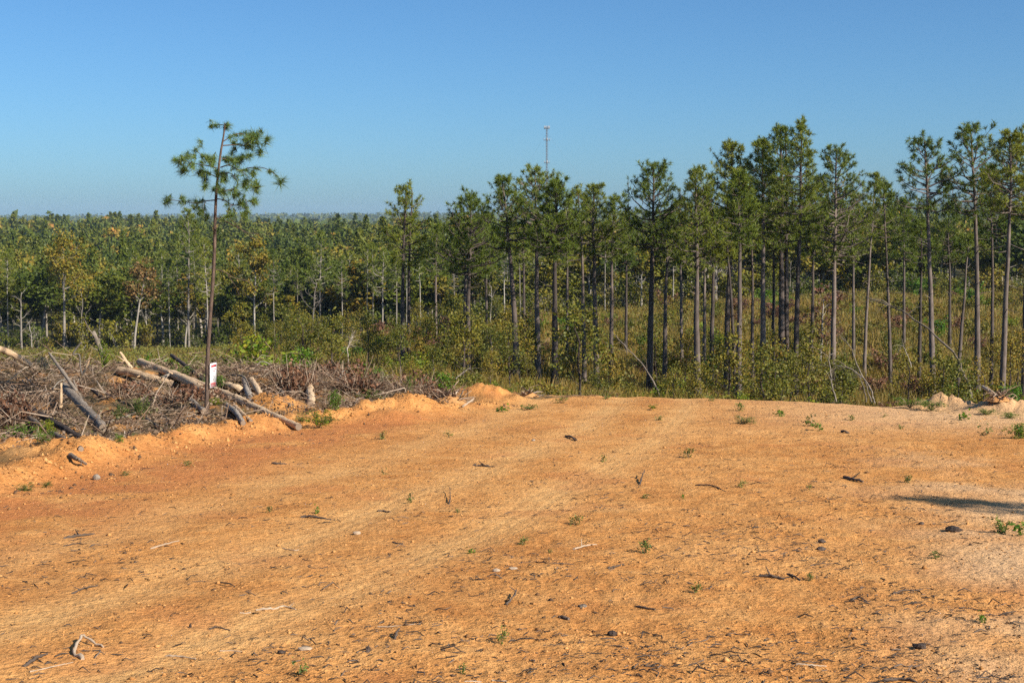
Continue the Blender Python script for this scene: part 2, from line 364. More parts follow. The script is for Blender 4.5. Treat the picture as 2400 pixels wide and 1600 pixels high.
def ground_material():
    m, nt, N, L = newmat('ground_earth')
    geo = N.new('ShaderNodeNewGeometry'); pos = geo.outputs['Position']
    A = lambda nm: (lambda a: (setattr(a, 'attribute_name', nm), a.outputs['Fac'])[1])(N.new('ShaderNodeAttribute'))
    dirt, pale, red, trk, duff = A('dirt'), A('pale'), A('red'), A('track'), A('duff')
    n_big = noise(N, L, .55, 5, .62, pos); n_mid = noise(N, L, 3.2, 6, .68, pos); n_fine = noise(N, L, 24, 5, .64, pos); n_grit = noise(N, L, 90, 2, .5, pos)
    r1 = ramp(N, [(.45, .182, .052), (.60, .275, .085), (.71, .365, .132)], [.34, .5, .66]); L.new(n_big.outputs['Fac'], r1.inputs[0])
    r2 = ramp(N, [(.44, .173, .048), (.61, .283, .087), (.75, .405, .148)], [.34, .5, .66]); L.new(n_mid.outputs['Fac'], r2.inputs[0])
    c = mixc(N, L, .5, r1.outputs[0], r2.outputs[0])
    c = mixc(N, L, math_(N, L, 'MULTIPLY', trk, .62), c, (.71, .42, .17))
    c = mixc(N, L, math_(N, L, 'MULTIPLY', red, .8), c, (.50, .185, .062))
    c = mixc(N, L, math_(N, L, 'MULTIPLY', pale, .85), c, (.70, .47, .265))
    r3 = ramp(N, [(.50, .47, .42), (1.03, 1.0, .94), (1.3, 1.28, 1.2)], [.30, .5, .72]); L.new(n_fine.outputs['Fac'], r3.inputs[0])
    c = mixc(N, L, .62, c, r3.outputs[0], 'MULTIPLY')
    # dark specks of charred bark and humus
    n_sp = noise(N, L, 21, 6, .75, pos); msk = noise(N, L, 1.3, 4, .6, pos)
    sp = ramp(N, [(0, 0, 0), (1, 1, 1)], [.615, .66]); L.new(math_(N, L, 'ADD', n_sp.outputs['Fac'], math_(N, L, 'MULTIPLY', math_(N, L, 'SUBTRACT', msk.outputs['Fac'], .55), .35)), sp.inputs[0])
    spk = math_(N, L, 'MULTIPLY', sp.outputs[0], math_(N, L, 'SUBTRACT', 1.0, math_(N, L, 'MULTIPLY', trk, .8)))
    c = mixc(N, L, math_(N, L, 'MULTIPLY', spk, .7), c, (.12, .065, .035))
    # forest floor and slope soil
    n_d = noise(N, L, 1.1, 6, .7, pos)
    r4 = ramp(N, [(.055, .045, .022), (.11, .08, .042), (.20, .14, .075), (.32, .20, .11)], [.3, .48, .62, .8]); L.new(n_d.outputs['Fac'], r4.inputs[0])
    r5 = ramp(N, [(.045, .05, .018), (.10, .09, .03), (.17, .13, .05)], [.3, .5, .75]); L.new(n_big.outputs['Fac'], r5.inputs[0])
    off = mixc(N, L, duff, r5.outputs[0], r4.outputs[0])
    c = mixc(N, L, dirt, off, c)
    p = N.new('ShaderNodeBsdfPrincipled'); p.inputs['Roughness'].default_value = .95; p.inputs['Specular IOR Level'].default_value = .08
    L.new(c, p.inputs['Base Color'])
    hgt = math_(N, L, 'ADD', math_(N, L, 'MULTIPLY', n_fine.outputs['Fac'], 1.0), math_(N, L, 'MULTIPLY', n_grit.outputs['Fac'], .15))
    hgt = math_(N, L, 'ADD', hgt, math_(N, L, 'MULTIPLY', n_mid.outputs['Fac'], 1.2))
    b = N.new('ShaderNodeBump'); b.inputs['Strength'].default_value = .9; b.inputs['Distance'].default_value = .04
    L.new(hgt, b.inputs['Height']); L.new(b.outputs[0], p.inputs['Normal'])
    o = N.new('ShaderNodeOutputMaterial'); L.new(p.outputs[0], o.inputs['Surface'])
    return m

# ------------------------------------------------------------------ the ground, one sheet out to the horizon
def build_ground():
    th = np.concatenate([np.linspace(-21.5, 21.5, 431), np.linspace(22, 338, 80)[1:-1]]) * math.pi / 180
    r = np.concatenate([[.4, 1, 2], np.exp(np.linspace(math.log(3.0), math.log(36), 430)), np.exp(np.linspace(math.log(36), math.log(7400), 130))[1:]])
    TH, RR = np.meshgrid(th, r, indexing='ij')
    X = RR * np.sin(TH); Y = RR * np.cos(TH)
    Z = H(X.ravel(), Y.ravel()).reshape(X.shape)
    na, nr = X.shape
    V = np.stack([X, Y, Z], -1).reshape(-1, 3)
    i = np.arange(na)[:, None]; j = np.arange(nr - 1)[None]
    i2 = (i + 1) % na
    P = np.stack([i * nr + j, i * nr + j + 1, i2 * nr + j + 1, i2 * nr + j], -1).reshape(-1, 4)
    mb = MB(); mb.add(V, P); mb.add(V[np.arange(na) * nr], np.arange(na)[::-1][None])
    me = mb.mesh('ground', ground_material(), True)
    V = np.concatenate(mb.V)
    X, Y = V[:, 0], V[:, 1]; u = u_of(X, Y); dx = X - x_left(Y)
    n1 = fbm(X * 1.2, Y * 1.2, 3); n2 = fbm(X * .35 + 7, Y * .35, 3)
    dirt = sstep(-1.35, -.55, dx + .35 * n1) * (1 - sstep(-.3, 1.6, Y - y_far(u) + .9 * n1))
    dirt = np.where(Y < 9, 1, dirt)
    for (mu, my, ra, rd, h) in MOUNDS:
        mx = (mu - 1200) / F * my
        dirt = np.maximum(dirt, np.clip(1.7 * np.exp(-(((X - mx) / ra) ** 2 + ((Y - my) / rd) ** 2)), 0, 1))
    slash = sstep(-.6, -1.2, dx) * sstep(14, 16, Y) * (1 - sstep(30, 34, Y))
    dirt = np.maximum(dirt, slash * sstep(.05, .45, fbm(X * 1.6 + 30, Y * 1.6, 3)) * .8)
    # bare track on the far slope
    tu = np.array([1090, 1150, 1230, 1330, 1400]); ty = np.array([108, 118, 132, 150, 158.])
    yt = np.interp(u, tu, ty); tk = np.exp(-((Y - yt) / 5.0) ** 2) * sstep(1060, 1120, u) * (1 - sstep(1370, 1430, u))
    dirt = np.maximum(dirt, tk * sstep(-.3, .2, fbm(X / 4, Y / 4, 2)))
    pale = .85 * sstep(1800, 2450, u) * sstep(-.1, .5, n2 + .25 * n1) * (Y < 60)
    pale = np.maximum(pale, .8 * sstep(2050, 2380, u) * sstep(8.2, 9.3, Y) * (1 - sstep(9.8, 11.2, Y)))
    pale = np.maximum(pale, .75 * sstep(1500, 2300, u) * sstep(18, 24, Y))
    pale = np.maximum(pale, sstep(60, 90, Y) * .7)
    red = 1.3 * np.exp(-((dx - .7) / .9) ** 2) * sstep(8, 12, Y) * (1 - sstep(21, 24, Y)) * sstep(-.6, .1, n1)
    red = np.maximum(red, .5 * sstep(.25, .6, fbm(X * .8 + 60, Y * .8, 3)) * (Y < 40))
    trk = track(X, Y)
    duff = np.maximum(1 - sstep(60, 90, Y), sstep(150, 185, Y) * (1 - sstep(650, 800, u)) * (1 - sstep(215, 230, Y)))
    for k, a in (('dirt', dirt), ('pale', pale), ('red', red), ('track', trk), ('duff', duff)):
        at_ = me.attributes.new(k, 'FLOAT', 'POINT'); at_.data.foreach_set('value', np.clip(a, 0, 1).astype(np.float32))
    o = link('ground', me); tag(o, 'orange dirt pad falling away to a grassy valley and wooded hills', None, kind='structure')
build_ground()
# ------------------------------------------------------------------ labels that single things out
ORD = ['first', 'second', 'third', 'fourth', 'fifth', 'sixth', 'seventh', 'eighth', 'ninth', 'tenth', 'eleventh', 'twelfth', 'thirteenth', 'fourteenth', 'fifteenth', 'sixteenth']
_pend = []
def later(o, desc, place, u): _pend.append((o, desc, place, u))
def settle_labels():
    g = {}
    for o, d, p, u in _pend: g.setdefault((d, p), []).append((u, o))
    for (d, p), l in g.items():
        l.sort(key=lambda t: t[0])
        for i, (u, o) in enumerate(l):
            if len(l) == 1: o['label'] = f'{d} {p}'
            else:
                w = 'leftmost' if i == 0 else 'rightmost' if i == len(l) - 1 else f'{ORD[i]} from left' if i < 16 else f'{i + 1}th from left'
                o['label'] = f'{d}, {w} {p}'
def edge_place(u):
    for lim, s in ((110, 'at forest edge over the slash heap end'), (235, 'at forest edge around the big pale-limbed tree'), (330, 'at forest edge beside the russet-topped tree'),
                   (430, 'at forest edge before the signed young pine'), (540, 'at forest edge behind the signed young pine'), (640, 'at forest edge above the yellow-green bush'),
                   (730, 'at forest edge above the frond sapling'), (850, 'at forest edge well before the twin-stem pine'), (920, 'at forest edge just before the twin-stem pine'),
                   (1010, 'at forest edge behind the twin-stem pine'), (1150, 'at forest edge before the mast pines'), (1300, 'at forest edge beneath the mast'),
                   (1430, 'at forest edge just past the mast'), (1560, 'at forest edge behind the broad-topped pine'), (1700, 'at forest edge around the white gnarled tree'),
                   (1850, 'at forest edge behind the tallest pines'), (1980, 'at forest edge just past the tallest pines'), (2110, 'at forest edge above the bowed saplings'),
                   (2230, 'at forest edge behind the leaning pine')):
        if u < lim: return s
    return 'at forest edge behind the last pine clump'

# ------------------------------------------------------------------ tree builders
def pine_meshes(seed, h, r0, cb, cr, lean=(0, 0), dens=1.0, tn=15, nl=.30, nw=.028, k=7, fork=False, dead=8, wob=.12, bark='bark', needle='needle', tl=1.0):
    """trunk with limbs, and needle crown. cb: height of crown base / h, cr: crown radius"""
    rs = np.random.default_rng(seed)
    tr = MB(); cn = MB()
    n = 12; t = np.linspace(0, 1, n)
    wx = wob * np.cumsum(rs.standard_normal(n)) * .35; wy = wob * np.cumsum(rs.standard_normal(n)) * .35
    ax = np.stack([lean[0] * t ** 1.2 + wx * t, lean[1] * t ** 1.2 + wy * t, h * t], 1)
    rad = r0 * (1 - .86 * t ** 1.1) + .012; rad[0] *= 1.25
    ax[0, 2] -= .4
    tube(tr, spline(ax, 22), np.interp(np.linspace(0, 1, 22), t, rad), k)
    if fork:
        ax2 = ax.copy(); ax2[:, 0] += np.linspace(.45, .25, n) + .2 * (t - .5); ax2[:, 1] += .3
        tube(tr, spline(ax2, 16), np.interp(np.linspace(0, 1, 16), t, rad * .85), k)
    axis = lambda f: np.array([np.interp(f, t, ax[:, i]) for i in range(3)])
    clen = h * (1 - cb); nb = int(dens * (16 + clen * 6.0))
    pos, dr = [], []
    phase = rs.uniform(0, TAU)
    lob = rs.uniform(.78, 1.18, 7)
    for i in range(nb):
        q = (i + rs.uniform(0, .9)) / nb
        f = cb + (1 - cb) * q * .985
        az = phase + i * 2.4 + rs.normal(0, .35)
        prof = (1 - q) ** .55 * (.66 + .34 * min(1, q / .25)) + .12
        ln = cr * prof * rs.uniform(.62, 1.12) * lob[int((az % TAU) / TAU * 7) % 7]
        el = math.radians(-6 + 52 * q + rs.normal(0, 9))
        o = axis(f); d = np.array([math.cos(az) * math.cos(el), math.sin(az) * math.cos(el), math.sin(el)])
        bend = np.array([0, 0, .22 * ln])
        pts = np.array([o, o + d * ln * .4 + rs.normal(0, .04, 3) * ln, o + d * ln * .75 + bend * .4, o + d * ln + bend])
        br = max(.012, .030 * ln * (1.15 - .4 * q))
        tube(tr, pts, [br, br * .7, br * .5, br * .25], 4, False)
        ns = max(2, int(2.2 + ln * 2.6))
        for s in range(ns):
            g = rs.uniform(.35, 1.0); b0 = pts[0] + (pts[3] - pts[0]) * g + bend * 0
            sd = nrm(d * .7 + rs.normal(0, .65, 3) + np.array([0, 0, .35])); sl = ln * rs.uniform(.16, .34) * tl
            e = b0 + sd * sl
            if ln > .6: tube(tr, np.array([b0, e]), [br * .35, br * .18], 3, False)
            for w in range(2 if rs.random() < .6 else 1):
                pos.append(b0 + sd * sl * (1 - .45 * w) + rs.normal(0, .05, 3)); dr.append(nrm(sd + np.array([0, 0, .5])))
        pos.append(pts[3]); dr.append(nrm(d + np.array([0, 0, .6])))
    pos.append(axis(1.0)); dr.append(np.array([0, 0, 1.]))
    for i in range(dead):                                   # bare dead stubs under the crown
        f = rs.uniform(cb * .45, cb * 1.02); az = rs.uniform(0, TAU); o = axis(f); ln = rs.uniform(.3, 1.5) * min(1, cr / 2) * (f / cb)
        d = np.array([math.cos(az), math.sin(az), rs.uniform(-.3, .5)])
        tube(tr, np.array([o, o + d * ln * .5, o + d * ln + rs.normal(0, .12, 3)]), [.03 * r0 / .2 + .008, .016, .006], 3, False)
    tufts(cn, np.array(pos), np.array(dr), tn, nl, nw, rs, 1.25, .10)
    return tr, cn
def broad_meshes(seed, h, r0, cb, cr, nleaf=2600, leaf=.34, limbs=9, lean=0.0, bare=False, twigs=3, leafsz_var=1.0):
    """broadleaf tree: trunk with spreading limbs, crown of leaves in uneven clumps"""
    rs = np.random.default_rng(seed); tr = MB(); cn = MB()
    n = 9; t = np.linspace(0, 1, n)
    top = .82
    ax = np.stack([lean * h * t ** 1.4 + .10 * np.cumsum(rs.standard_normal(n)) * t, .10 * np.cumsum(rs.standard_normal(n)) * t, h * top * t], 1); ax[0, 2] = -.4
    tube(tr, spline(ax, 16), r0 * (1 - .82 * np.linspace(0, 1, 16)) + .015, 7)
    axis = lambda f: np.array([np.interp(f, t, ax[:, i]) for i in range(3)])
    ends = []
    for i in range(limbs):
        f = min(.99, max(.3, cb * 1.05 + (1 - cb) * (i + rs.uniform(-.3, .6)) / limbs)); az = i * 2.4 + rs.normal(0, .4)
        q = (f - cb) / (1 - cb); ln = cr * (1.15 - .55 * q) * rs.uniform(.7, 1.1)
        o = axis(f); el = math.radians(rs.uniform(22, 55)); d = np.array([math.cos(az) * math.cos(el), math.sin(az) * math.cos(el), math.sin(el)])
        p = np.array([o, o + d * ln * .45 + rs.normal(0, .06, 3) * ln, o + d * ln * .8 + rs.normal(0, .09, 3) * ln, o + d * ln * 1.1 + np.array([0, 0, .16 * ln])])
        b = r0 * .42 * (1 - .55 * q); tube(tr, spline(p, 7), np.linspace(b, b * .2, 7), 5, False)
        ends.append(p[3]); ends.append(p[2] + rs.normal(0, .3, 3))
        for s in range(twigs):
            g = rs.uniform(.3, .95); k0 = p[0] + (p[3] - p[0]) * g; dd = nrm(d + rs.normal(0, .55, 3) + np.array([0, 0, .25])); l2 = ln * rs.uniform(.25, .55)
            e = k0 + dd * l2
            tube(tr, np.array([k0, k0 + dd * l2 * .5 + rs.normal(0, .05, 3) * l2, e]), [b * .35, b * .22, b * .08], 4, False); ends.append(e)
            if bare:
                for w in range(3):
                    e2 = e + nrm(dd + rs.normal(0, .6, 3)) * l2 * .5; tube(tr, np.array([k0 + dd * l2 * rs.uniform(.4, .9), e2]), [b * .14, b * .05], 3, False)
    if not bare:
        ends = np.array(ends + [axis(1.0) + np.array([0, 0, .12 * h])]); m = len(ends)
        per = nleaf // m
        rl = cr * rs.uniform(.24, .46, m)
        dd = nrm(rs.standard_normal((m, per, 3))); rr = rs.uniform(.35, 1.05, (m, per, 1)) ** .6
        C = (ends[:, None] + dd * rr * rl[:, None, None] * np.array([1.1, 1.1, .75])).reshape(-1, 3)
        nb = (dd + np.array([0, 0, .5])).reshape(-1, 3)
        cards(cn, C, leaf, rs, 0, .7, nb=nb)
    return tr, cn
def shrub_meshes(seed, h, r, nleaf=500, leaf=.10, stems=7, asp=.6, open_=.4):
    """bush: several stems from the base with leaves along them"""
    rs = np.random.default_rng(seed); st = MB(); lf = MB(); C = []
    for i in range(stems):
        az = i * 2.4 + rs.normal(0, .4); out = r * rs.uniform(.25, 1.0); hh = h * rs.uniform(.55, 1.05) * (1 - .35 * (out / r) ** 2)
        p = np.array([[0, 0, -.05], [math.cos(az) * out * .35, math.sin(az) * out * .35, hh * .45], [math.cos(az) * out * .8, math.sin(az) * out * .8, hh * .85], [math.cos(az) * out, math.sin(az) * out, hh]])
        p[1:] += rs.normal(0, .05 * h, (3, 3)); s = spline(p, 8)
        w = .010 * h + .003; tube(st, s, np.linspace(w, w * .25, 8), 4, False)
        for j in range(max(2, int(3 * open_ * 4))):
            g = rs.uniform(.25, 1); b = s[int(g * 7)]; e = b + nrm(rs.normal(0, 1, 3) + np.array([math.cos(az) * .6, math.sin(az) * .6, .5])) * h * rs.uniform(.12, .30)
            tube(st, np.array([b, e]), [w * .4, w * .15], 3, False)
            k = nleaf // (stems * int(3 * open_ * 4)); f = rs.uniform(.15, 1.1, k)[:, None]
            C.append(b + (e - b) * f + rs.normal(0, .035 * h + leaf * .35, (k, 3)))
    C = np.concatenate(C); C[:, 2] = np.maximum(C[:, 2], .01)
    cards(lf, C, leaf, rs, .3, asp, nb=np.tile([.3, -.3, 1.0], (len(C), 1)))
    return st, lf
def put(name, meshes, parts, label, cat, loc, rz=0., sc=1., group=None):
    e = thing(name, label, cat, loc, rz, sc, group)
    for pn, me in zip(parts, meshes):
        if me is not None: link(pn, me, e)
    return e

# ------------------------------------------------------------------ the tall pines of the valley, each as it stands in the photograph
# u and v of the top, depth, u of the foot, crown base v, crown half-width in photo pixels, trunk radius, density, label
PINES = [
    (943, 443, 88, 943, 625, 52, .15, .8, True, 'slim twin-stem pine standing alone over the open slope, dark trunk'),
    (1100, 470, 86, 1097, 650, 66, .16, 1.1, False, 'pine with a long lopsided crown and dark trunk, before the mast group'),
    (1089, 520, 92, 1086, 640, 34, .14, .7, False, 'slender reddish-trunked pine pressed close behind the lopsided pine'),
    (1188, 421, 82, 1212, 590, 62, .19, .9, False, 'pine whose trunk slants down to the east, first of the mast group'),
    (1250, 401, 88, 1262, 585, 60, .19, .9, False, 'tallest pine of the group under the mast, bluish open top'),
    (1290, 438, 80, 1302, 600, 62, .19, 1.5, False, 'dense dark-crowned pine directly beneath the mast'),
    (1358, 452, 90, 1371, 575, 48, .14, .7, False, 'thin pine with dark tufts, first past the mast'),
    (1388, 443, 85, 1400, 600, 52, .18, .9, False, 'pine with crooked dark trunk, second past the mast'),
    (1430, 462, 95, 1433, 600, 46, .15, .8, False, 'small-crowned pine, third past the mast'),
    (1528, 396, 82, 1524, 590, 72, .20, 1.0, False, 'broad open-topped pine with grey lower trunk beside the gap in the skyline'),
    (1562, 500, 90, 1560, 625, 46, .16, .8, False, 'shorter pine tucked behind the broad-topped pine'),
    (1627, 402, 80, 1638, 640, 60, .20, 1.0, False, 'dark-trunked pine with shaded lower crown before the tall clump'),
    (1675, 500, 92, 1670, 620, 48, .17, 1.1, False, 'shaded pine half hidden at the start of the tall clump'),
    (1709, 340, 86, 1706, 590, 62, .19, 1.2, False, 'high conical pine at the near shoulder of the tall clump'),
    (1732, 410, 74, 1736, 575, 52, .16, 1.5, False, 'lighter green pine with a pale straight trunk, foremost in the tall clump'),
    (1706, 520, 80, 1728, 610, 30, .12, .7, False, 'thin slanting pine stem beside the pale straight trunk'),
    (1766, 470, 84, 1767, 560, 34, .11, .7, False, 'thin straight pine between the pale trunk and the yellow-tipped pine'),
    (1785, 334, 82, 1792, 560, 56, .18, 1.2, False, 'pine with yellowing tips near the top of its crown'),
    (1835, 298, 84, 1835, 585, 60, .21, 1.1, True, 'stout double-trunk pine, dark crown, in the middle of the tall clump'),
    (1879, 287, 80, 1868, 570, 50, .17, .95, False, 'tallest pine of all with slender airy spire and pale trunk'),
    (1957, 350, 92, 1956, 620, 66, .19, 1.1, False, 'round-shouldered pine with an olive crown past the tall clump'),
    (2042, 407, 98, 2030, 545, 32, .12, .7, False, 'small wispy pine leaning out beyond the round-shouldered pine'),
    (2075, 435, 92, 2093, 570, 44, .12, .6, False, 'thin pine with a sparse ragged crown left of the leaning pine'),
    (2158, 520, 90, 2160, 640, 30, .13, .6, False, 'dark thin pine standing behind the leaning pine'),
    (2165, 333, 76, 2194, 500, 62, .17, .8, False, 'leaning pine with long pale trunk rising over the bare earth mound'),
    (2297, 300, 78, 2298, 510, 66, .18, .75, False, 'open-branched pine with black upper trunk over the fallen log'),
    (2360, 319, 74, 2357, 500, 62, .17, 1.1, False, 'bushy pine with a pale grey trunk near the picture edge'),
    (2412, 307, 80, 2408, 520, 60, .17, 1.0, False, 'last pine of the row, crown cut by the picture edge'),
    (1020, 530, 125, 1022, 650, 30, .13, .9, False, 'slim far pine between the twin-stem and the lopsided pine'),
    (1142, 505, 118, 1140, 640, 32, .13, .9, False, 'slim pine before the mast group, set back on the slope'),
    (1222, 470, 105, 1230, 610, 34, .13, .9, False, 'slender pine squeezed between the first two mast pines'),
    (1325, 500, 112, 1330, 620, 36, .13, .9, False, 'slim pine set back just past the dense dark-crowned pine'),
    (1470, 505, 120, 1468, 620, 34, .13, .9, False, 'far slender pine before the broad-topped pine'),
    (1598, 470, 105, 1600, 620, 36, .13, .9, False, 'slim set-back pine between broad-topped and dark-trunked pines'),
    (1655, 455, 100, 1652, 610, 36, .13, .9, False, 'slender pine touching the dark-trunked pine'),
    (1812, 420, 100, 1815, 590, 38, .13, .9, False, 'slim pine hidden between yellow-tipped and double-trunk pines'),
    (1908, 420, 98, 1905, 600, 44, .13, .9, False, 'slim pine hanging close past the tallest pine'),
    (2005, 455, 110, 2004, 600, 36, .13, .9, False, 'far slim pine past the round-shouldered pine'),
    (2125, 470, 115, 2122, 610, 36, .13, .9, False, 'far slim pine just before the leaning pine'),
    (2228, 480, 115, 2230, 620, 34, .13, .9, False, 'far slim pine between leaning and open-branched pines'),
    (2330, 400, 90, 2330, 560, 46, .13, .9, False, 'pine crowded between open-branched and bushy pines'),
    (2273, 560, 84, 2250, 600, 26, .13, .35, False, 'half-dead leaning pine with bare twigs before the open-branched pine'),
]
PINE_XY = []
for i, (u, v, d, uf, vc, hw, r0, de, fk, lab) in enumerate(PINES):
    fx = (uf - 1200) / F * d; z0 = Hs(fx, d)
    top = at(u, v, d); h = top[2] - z0; crown = at(u, vc, d)
    cb = (crown[2] - z0) / h
    cr = hw / F * d * 1.35
    tr, cn = pine_meshes(100 + i, h, r0, cb, cr, (top[0] - fx, R.normal(0, .3)), de * 1.4, 16, .29, .034, 8, fk, 10)
    e = thing('pine_tree', lab, 'pine', (fx, d, z0), group='tall pines standing in the valley')
    link('trunk', tr.mesh('pine_trunk', M['bark'], True), e); link('crown', cn.mesh('pine_crown', M['needle']), e)
    PINE_XY.append((fx, d))

# a young pine just outside the frame, whose shadow reaches in over the pad
tip = gp(2400, 1190); hh = 5.2; sh = hh / math.tan(SUN_ELEV)
bx, by = tip[0] + SUN_DIR[0] * sh, tip[1] + SUN_DIR[1] * sh
tr, cn = pine_meshes(77, hh + .3, .06, .40, .95, (0, 0), 1.9, 46, .2, .006, 7, False, 4, .03, 'bark_near')
e = thing('pine_tree', 'young pine beyond the frame whose shadow falls across the pad', 'pine', (bx, by, Hs(bx, by)))
link('trunk', tr.mesh('pine_trunk', M['bark_near'], True), e); link('crown', cn.mesh('pine_crown', M['needle_near']), e)

# ------------------------------------------------------------------ the young pine with the sign
def sign_pine():
    D = float(gp(484, 968, 14)[1])
    Z2 = lambda x, y, dd=0.: at(350 + x * .2934, 240 + y * .2934, D + dd)
    rs = np.random.default_rng(5)
    tr, cn = MB(), MB()
    base = gp(484, 972, 20); D0 = base[1]
    tp = [at(484, 985, D), at(484, 960, D), at(487, 905, D), at(489, 840, D), at(493, 740, D), at(496, 690, D), at(500, 600, D), at(504, 510, D), at(509, 440, D), at(517, 370, D), at(524, 310, D), at(527, 288, D)]
    tp = np.array(tp); tp[2:-1, 0] += rs.normal(0, .012, len(tp) - 3)
    tube(tr, spline(tp, 40), np.interp(np.linspace(0, 1, 40), [0, .08, .3, .6, .85, 1], [.064, .048, .041, .034, .022, .009]) * D / 30, 10, True, .05, rs)
    br = [([(600, 185), (560, 178), (500, 182)], .010), ([(595, 310), (650, 275), (710, 245), (790, 262)], .013), ([(590, 345), (680, 345), (760, 350), (880, 360)], .014),
          ([(580, 450), (640, 455), (720, 450), (800, 420)], .012), ([(570, 520), (640, 505), (720, 540), (800, 518), (900, 525), (980, 555), (1030, 600)], .015),
          ([(720, 540), (780, 580), (840, 640)], .010), ([(545, 580), (640, 570), (690, 600), (710, 640), (680, 680), (610, 705)], .012), ([(690, 690), (740, 740), (770, 800), (775, 880)], .008),
          ([(540, 525), (450, 505), (370, 490), (300, 465), (220, 465)], .014), ([(450, 490), (410, 420), (370, 380), (410, 335), (417, 300)], .008), ([(410, 430), (470, 440), (510, 455)], .007),
          ([(540, 600), (480, 570), (430, 585), (430, 660)], .010), ([(530, 780), (450, 785), (380, 800), (250, 790), (140, 775)], .014), ([(450, 790), (430, 840), (450, 915)], .008),
          ([(540, 770), (600, 785), (660, 815), (740, 815), (840, 780)], .013), ([(660, 815), (630, 860), (625, 900)], .007), ([(530, 920), (620, 945), (720, 1010), (800, 1040), (920, 1045)], .014),
          ([(560, 915), (640, 940), (740, 1020), (880, 1115)], .010), ([(500, 1330), (600, 1350), (680, 1400), (780, 1420), (820, 1470), (815, 1520)], .011), ([(620, 1370), (680, 1450), (720, 1540)], .007),
          ([(540, 690), (600, 720)], .008), ([(530, 560), (600, 590)], .009), ([(340, 470), (290, 520), (265, 545)], .008), ([(380, 450), (330, 440), (300, 420)], .007)]
    for pts, w in br:
        dd = rs.normal(0, .35); n = len(pts)
        P = np.array([Z2(x, y, dd * (i / (n - 1))) for i, (x, y) in enumerate(pts)]); P[1:] += rs.normal(0, .008, (n - 1, 3))
        S = spline(P, 4 * n); tube(tr, S, np.linspace(w, w * .35, 4 * n) * D / 30, 5, False)
        if pts[0][1] < 900:
            for q in range(2 * n):                        # short side shoots with a few needles
                b = S[rs.integers(n, 4 * n)] + rs.normal(0, .03, 3); tufts(cn, [b], [nrm(rs.normal(0, .6, 3) + [0, 0, .3])], 26, rs.uniform(.08, .15), .0065, rs, 1.1, .2)
    tf = [(603, 165, 52), (497, 180, 30), (810, 235, 76), (800, 285, 70), (930, 290, 66), (770, 300, 55), (800, 350, 60), (900, 370, 60), (850, 305, 60), (720, 250, 40), (655, 310, 34), (640, 430, 55), (690, 465, 62),
          (740, 430, 58), (800, 420, 52), (600, 440, 46), (1030, 595, 66), (960, 540, 30), (850, 550, 44), (790, 630, 56), (850, 640, 60), (760, 665, 60), (840, 690, 46), (700, 720, 44), (690, 745, 36),
          (590, 570, 64), (600, 610, 50), (540, 550, 42), (300, 420, 64), (220, 465, 52), (330, 485, 50), (265, 545, 62), (400, 480, 40), (490, 445, 56), (450, 420, 40), (510, 465, 40), (410, 550, 50), (440, 595, 58),
          (430, 670, 46), (480, 545, 38), (530, 690, 54), (590, 720, 48), (140, 780, 56), (265, 775, 56), (370, 810, 56), (395, 855, 40), (455, 920, 46), (720, 812, 56), (780, 850, 50), (840, 780, 52), (770, 890, 48),
          (640, 905, 36), (660, 380, 50), (870, 250, 55), (560, 640, 40)]
    for x, y, r in tf:
        dd = rs.normal(0, .22); p = Z2(x, y, dd); L = r * .2934 * D / F * 1.12
        for q in range(2):
            tufts(cn, [p + rs.normal(0, .025, 3)], [nrm(np.array([rs.normal(0, .5), rs.normal(0, .5), .55 if y < 700 else .25]))], 85, L * rs.uniform(1.0, 1.3), .007, rs, rs.uniform(1.0, 1.6), .22)
    e = thing('young_pine', 'young pine with tufted sparse crown standing alone in the slash, sign on trunk', 'pine', at(484, 965, D))
    for nm, mb, mt, sm in (('trunk', tr, 'bark_near', True), ('crown', cn, 'needle_near', False)):
        o = link(nm, mb.mesh('young_pine_' + nm, M[mt], sm), e); o.location = -e.location
    # sign board nailed to its trunk
    W, Hh, yaw = .30 * D / 30, .52 * D / 30, math.radians(77)
    wv = np.array([math.cos(yaw), math.sin(yaw), 0]); nv = np.array([math.sin(yaw), -math.cos(yaw), 0]); uv = nrm(np.array([.035, 0, 1.0]))
    c = at(493.3, 880, D) + nv * .0
    c = at(488.3, 880, D) + nv * .045 + wv * .10 * D / 30
    s = thing('for_sale_sign', 'white for-sale sign with red lettering fixed to the young pine trunk', 'sign', tuple(c))
    def box(w0, w1, h0, h1, d0, d1):
        mb = MB(); V = [wv * a + uv * b + nv * q for q in (d0, d1) for b in (h0, h1) for a in (w0, w1)]
        mb.add(V, [[0, 1, 3, 2], [4, 6, 7, 5], [0, 4, 5, 1], [2, 3, 7, 6], [0, 2, 6, 4], [1, 5, 7, 3]]); return mb
    link('board', box(-W / 2, W / 2, -Hh / 2, Hh / 2, -.004, .004).mesh('sign_board', plain('sign_white', (.80, .80, .80), .5)), s)
    redm = plain('sign_red', (.55, .035, .04), .5); gm = plain('sign_grey', (.45, .45, .45), .5)
    hb = link('header_band', box(-W * .42, W * .42, Hh * .34, Hh * .43, .0045, .0065).mesh('header_band', redm), s)
    from mathutils import Matrix
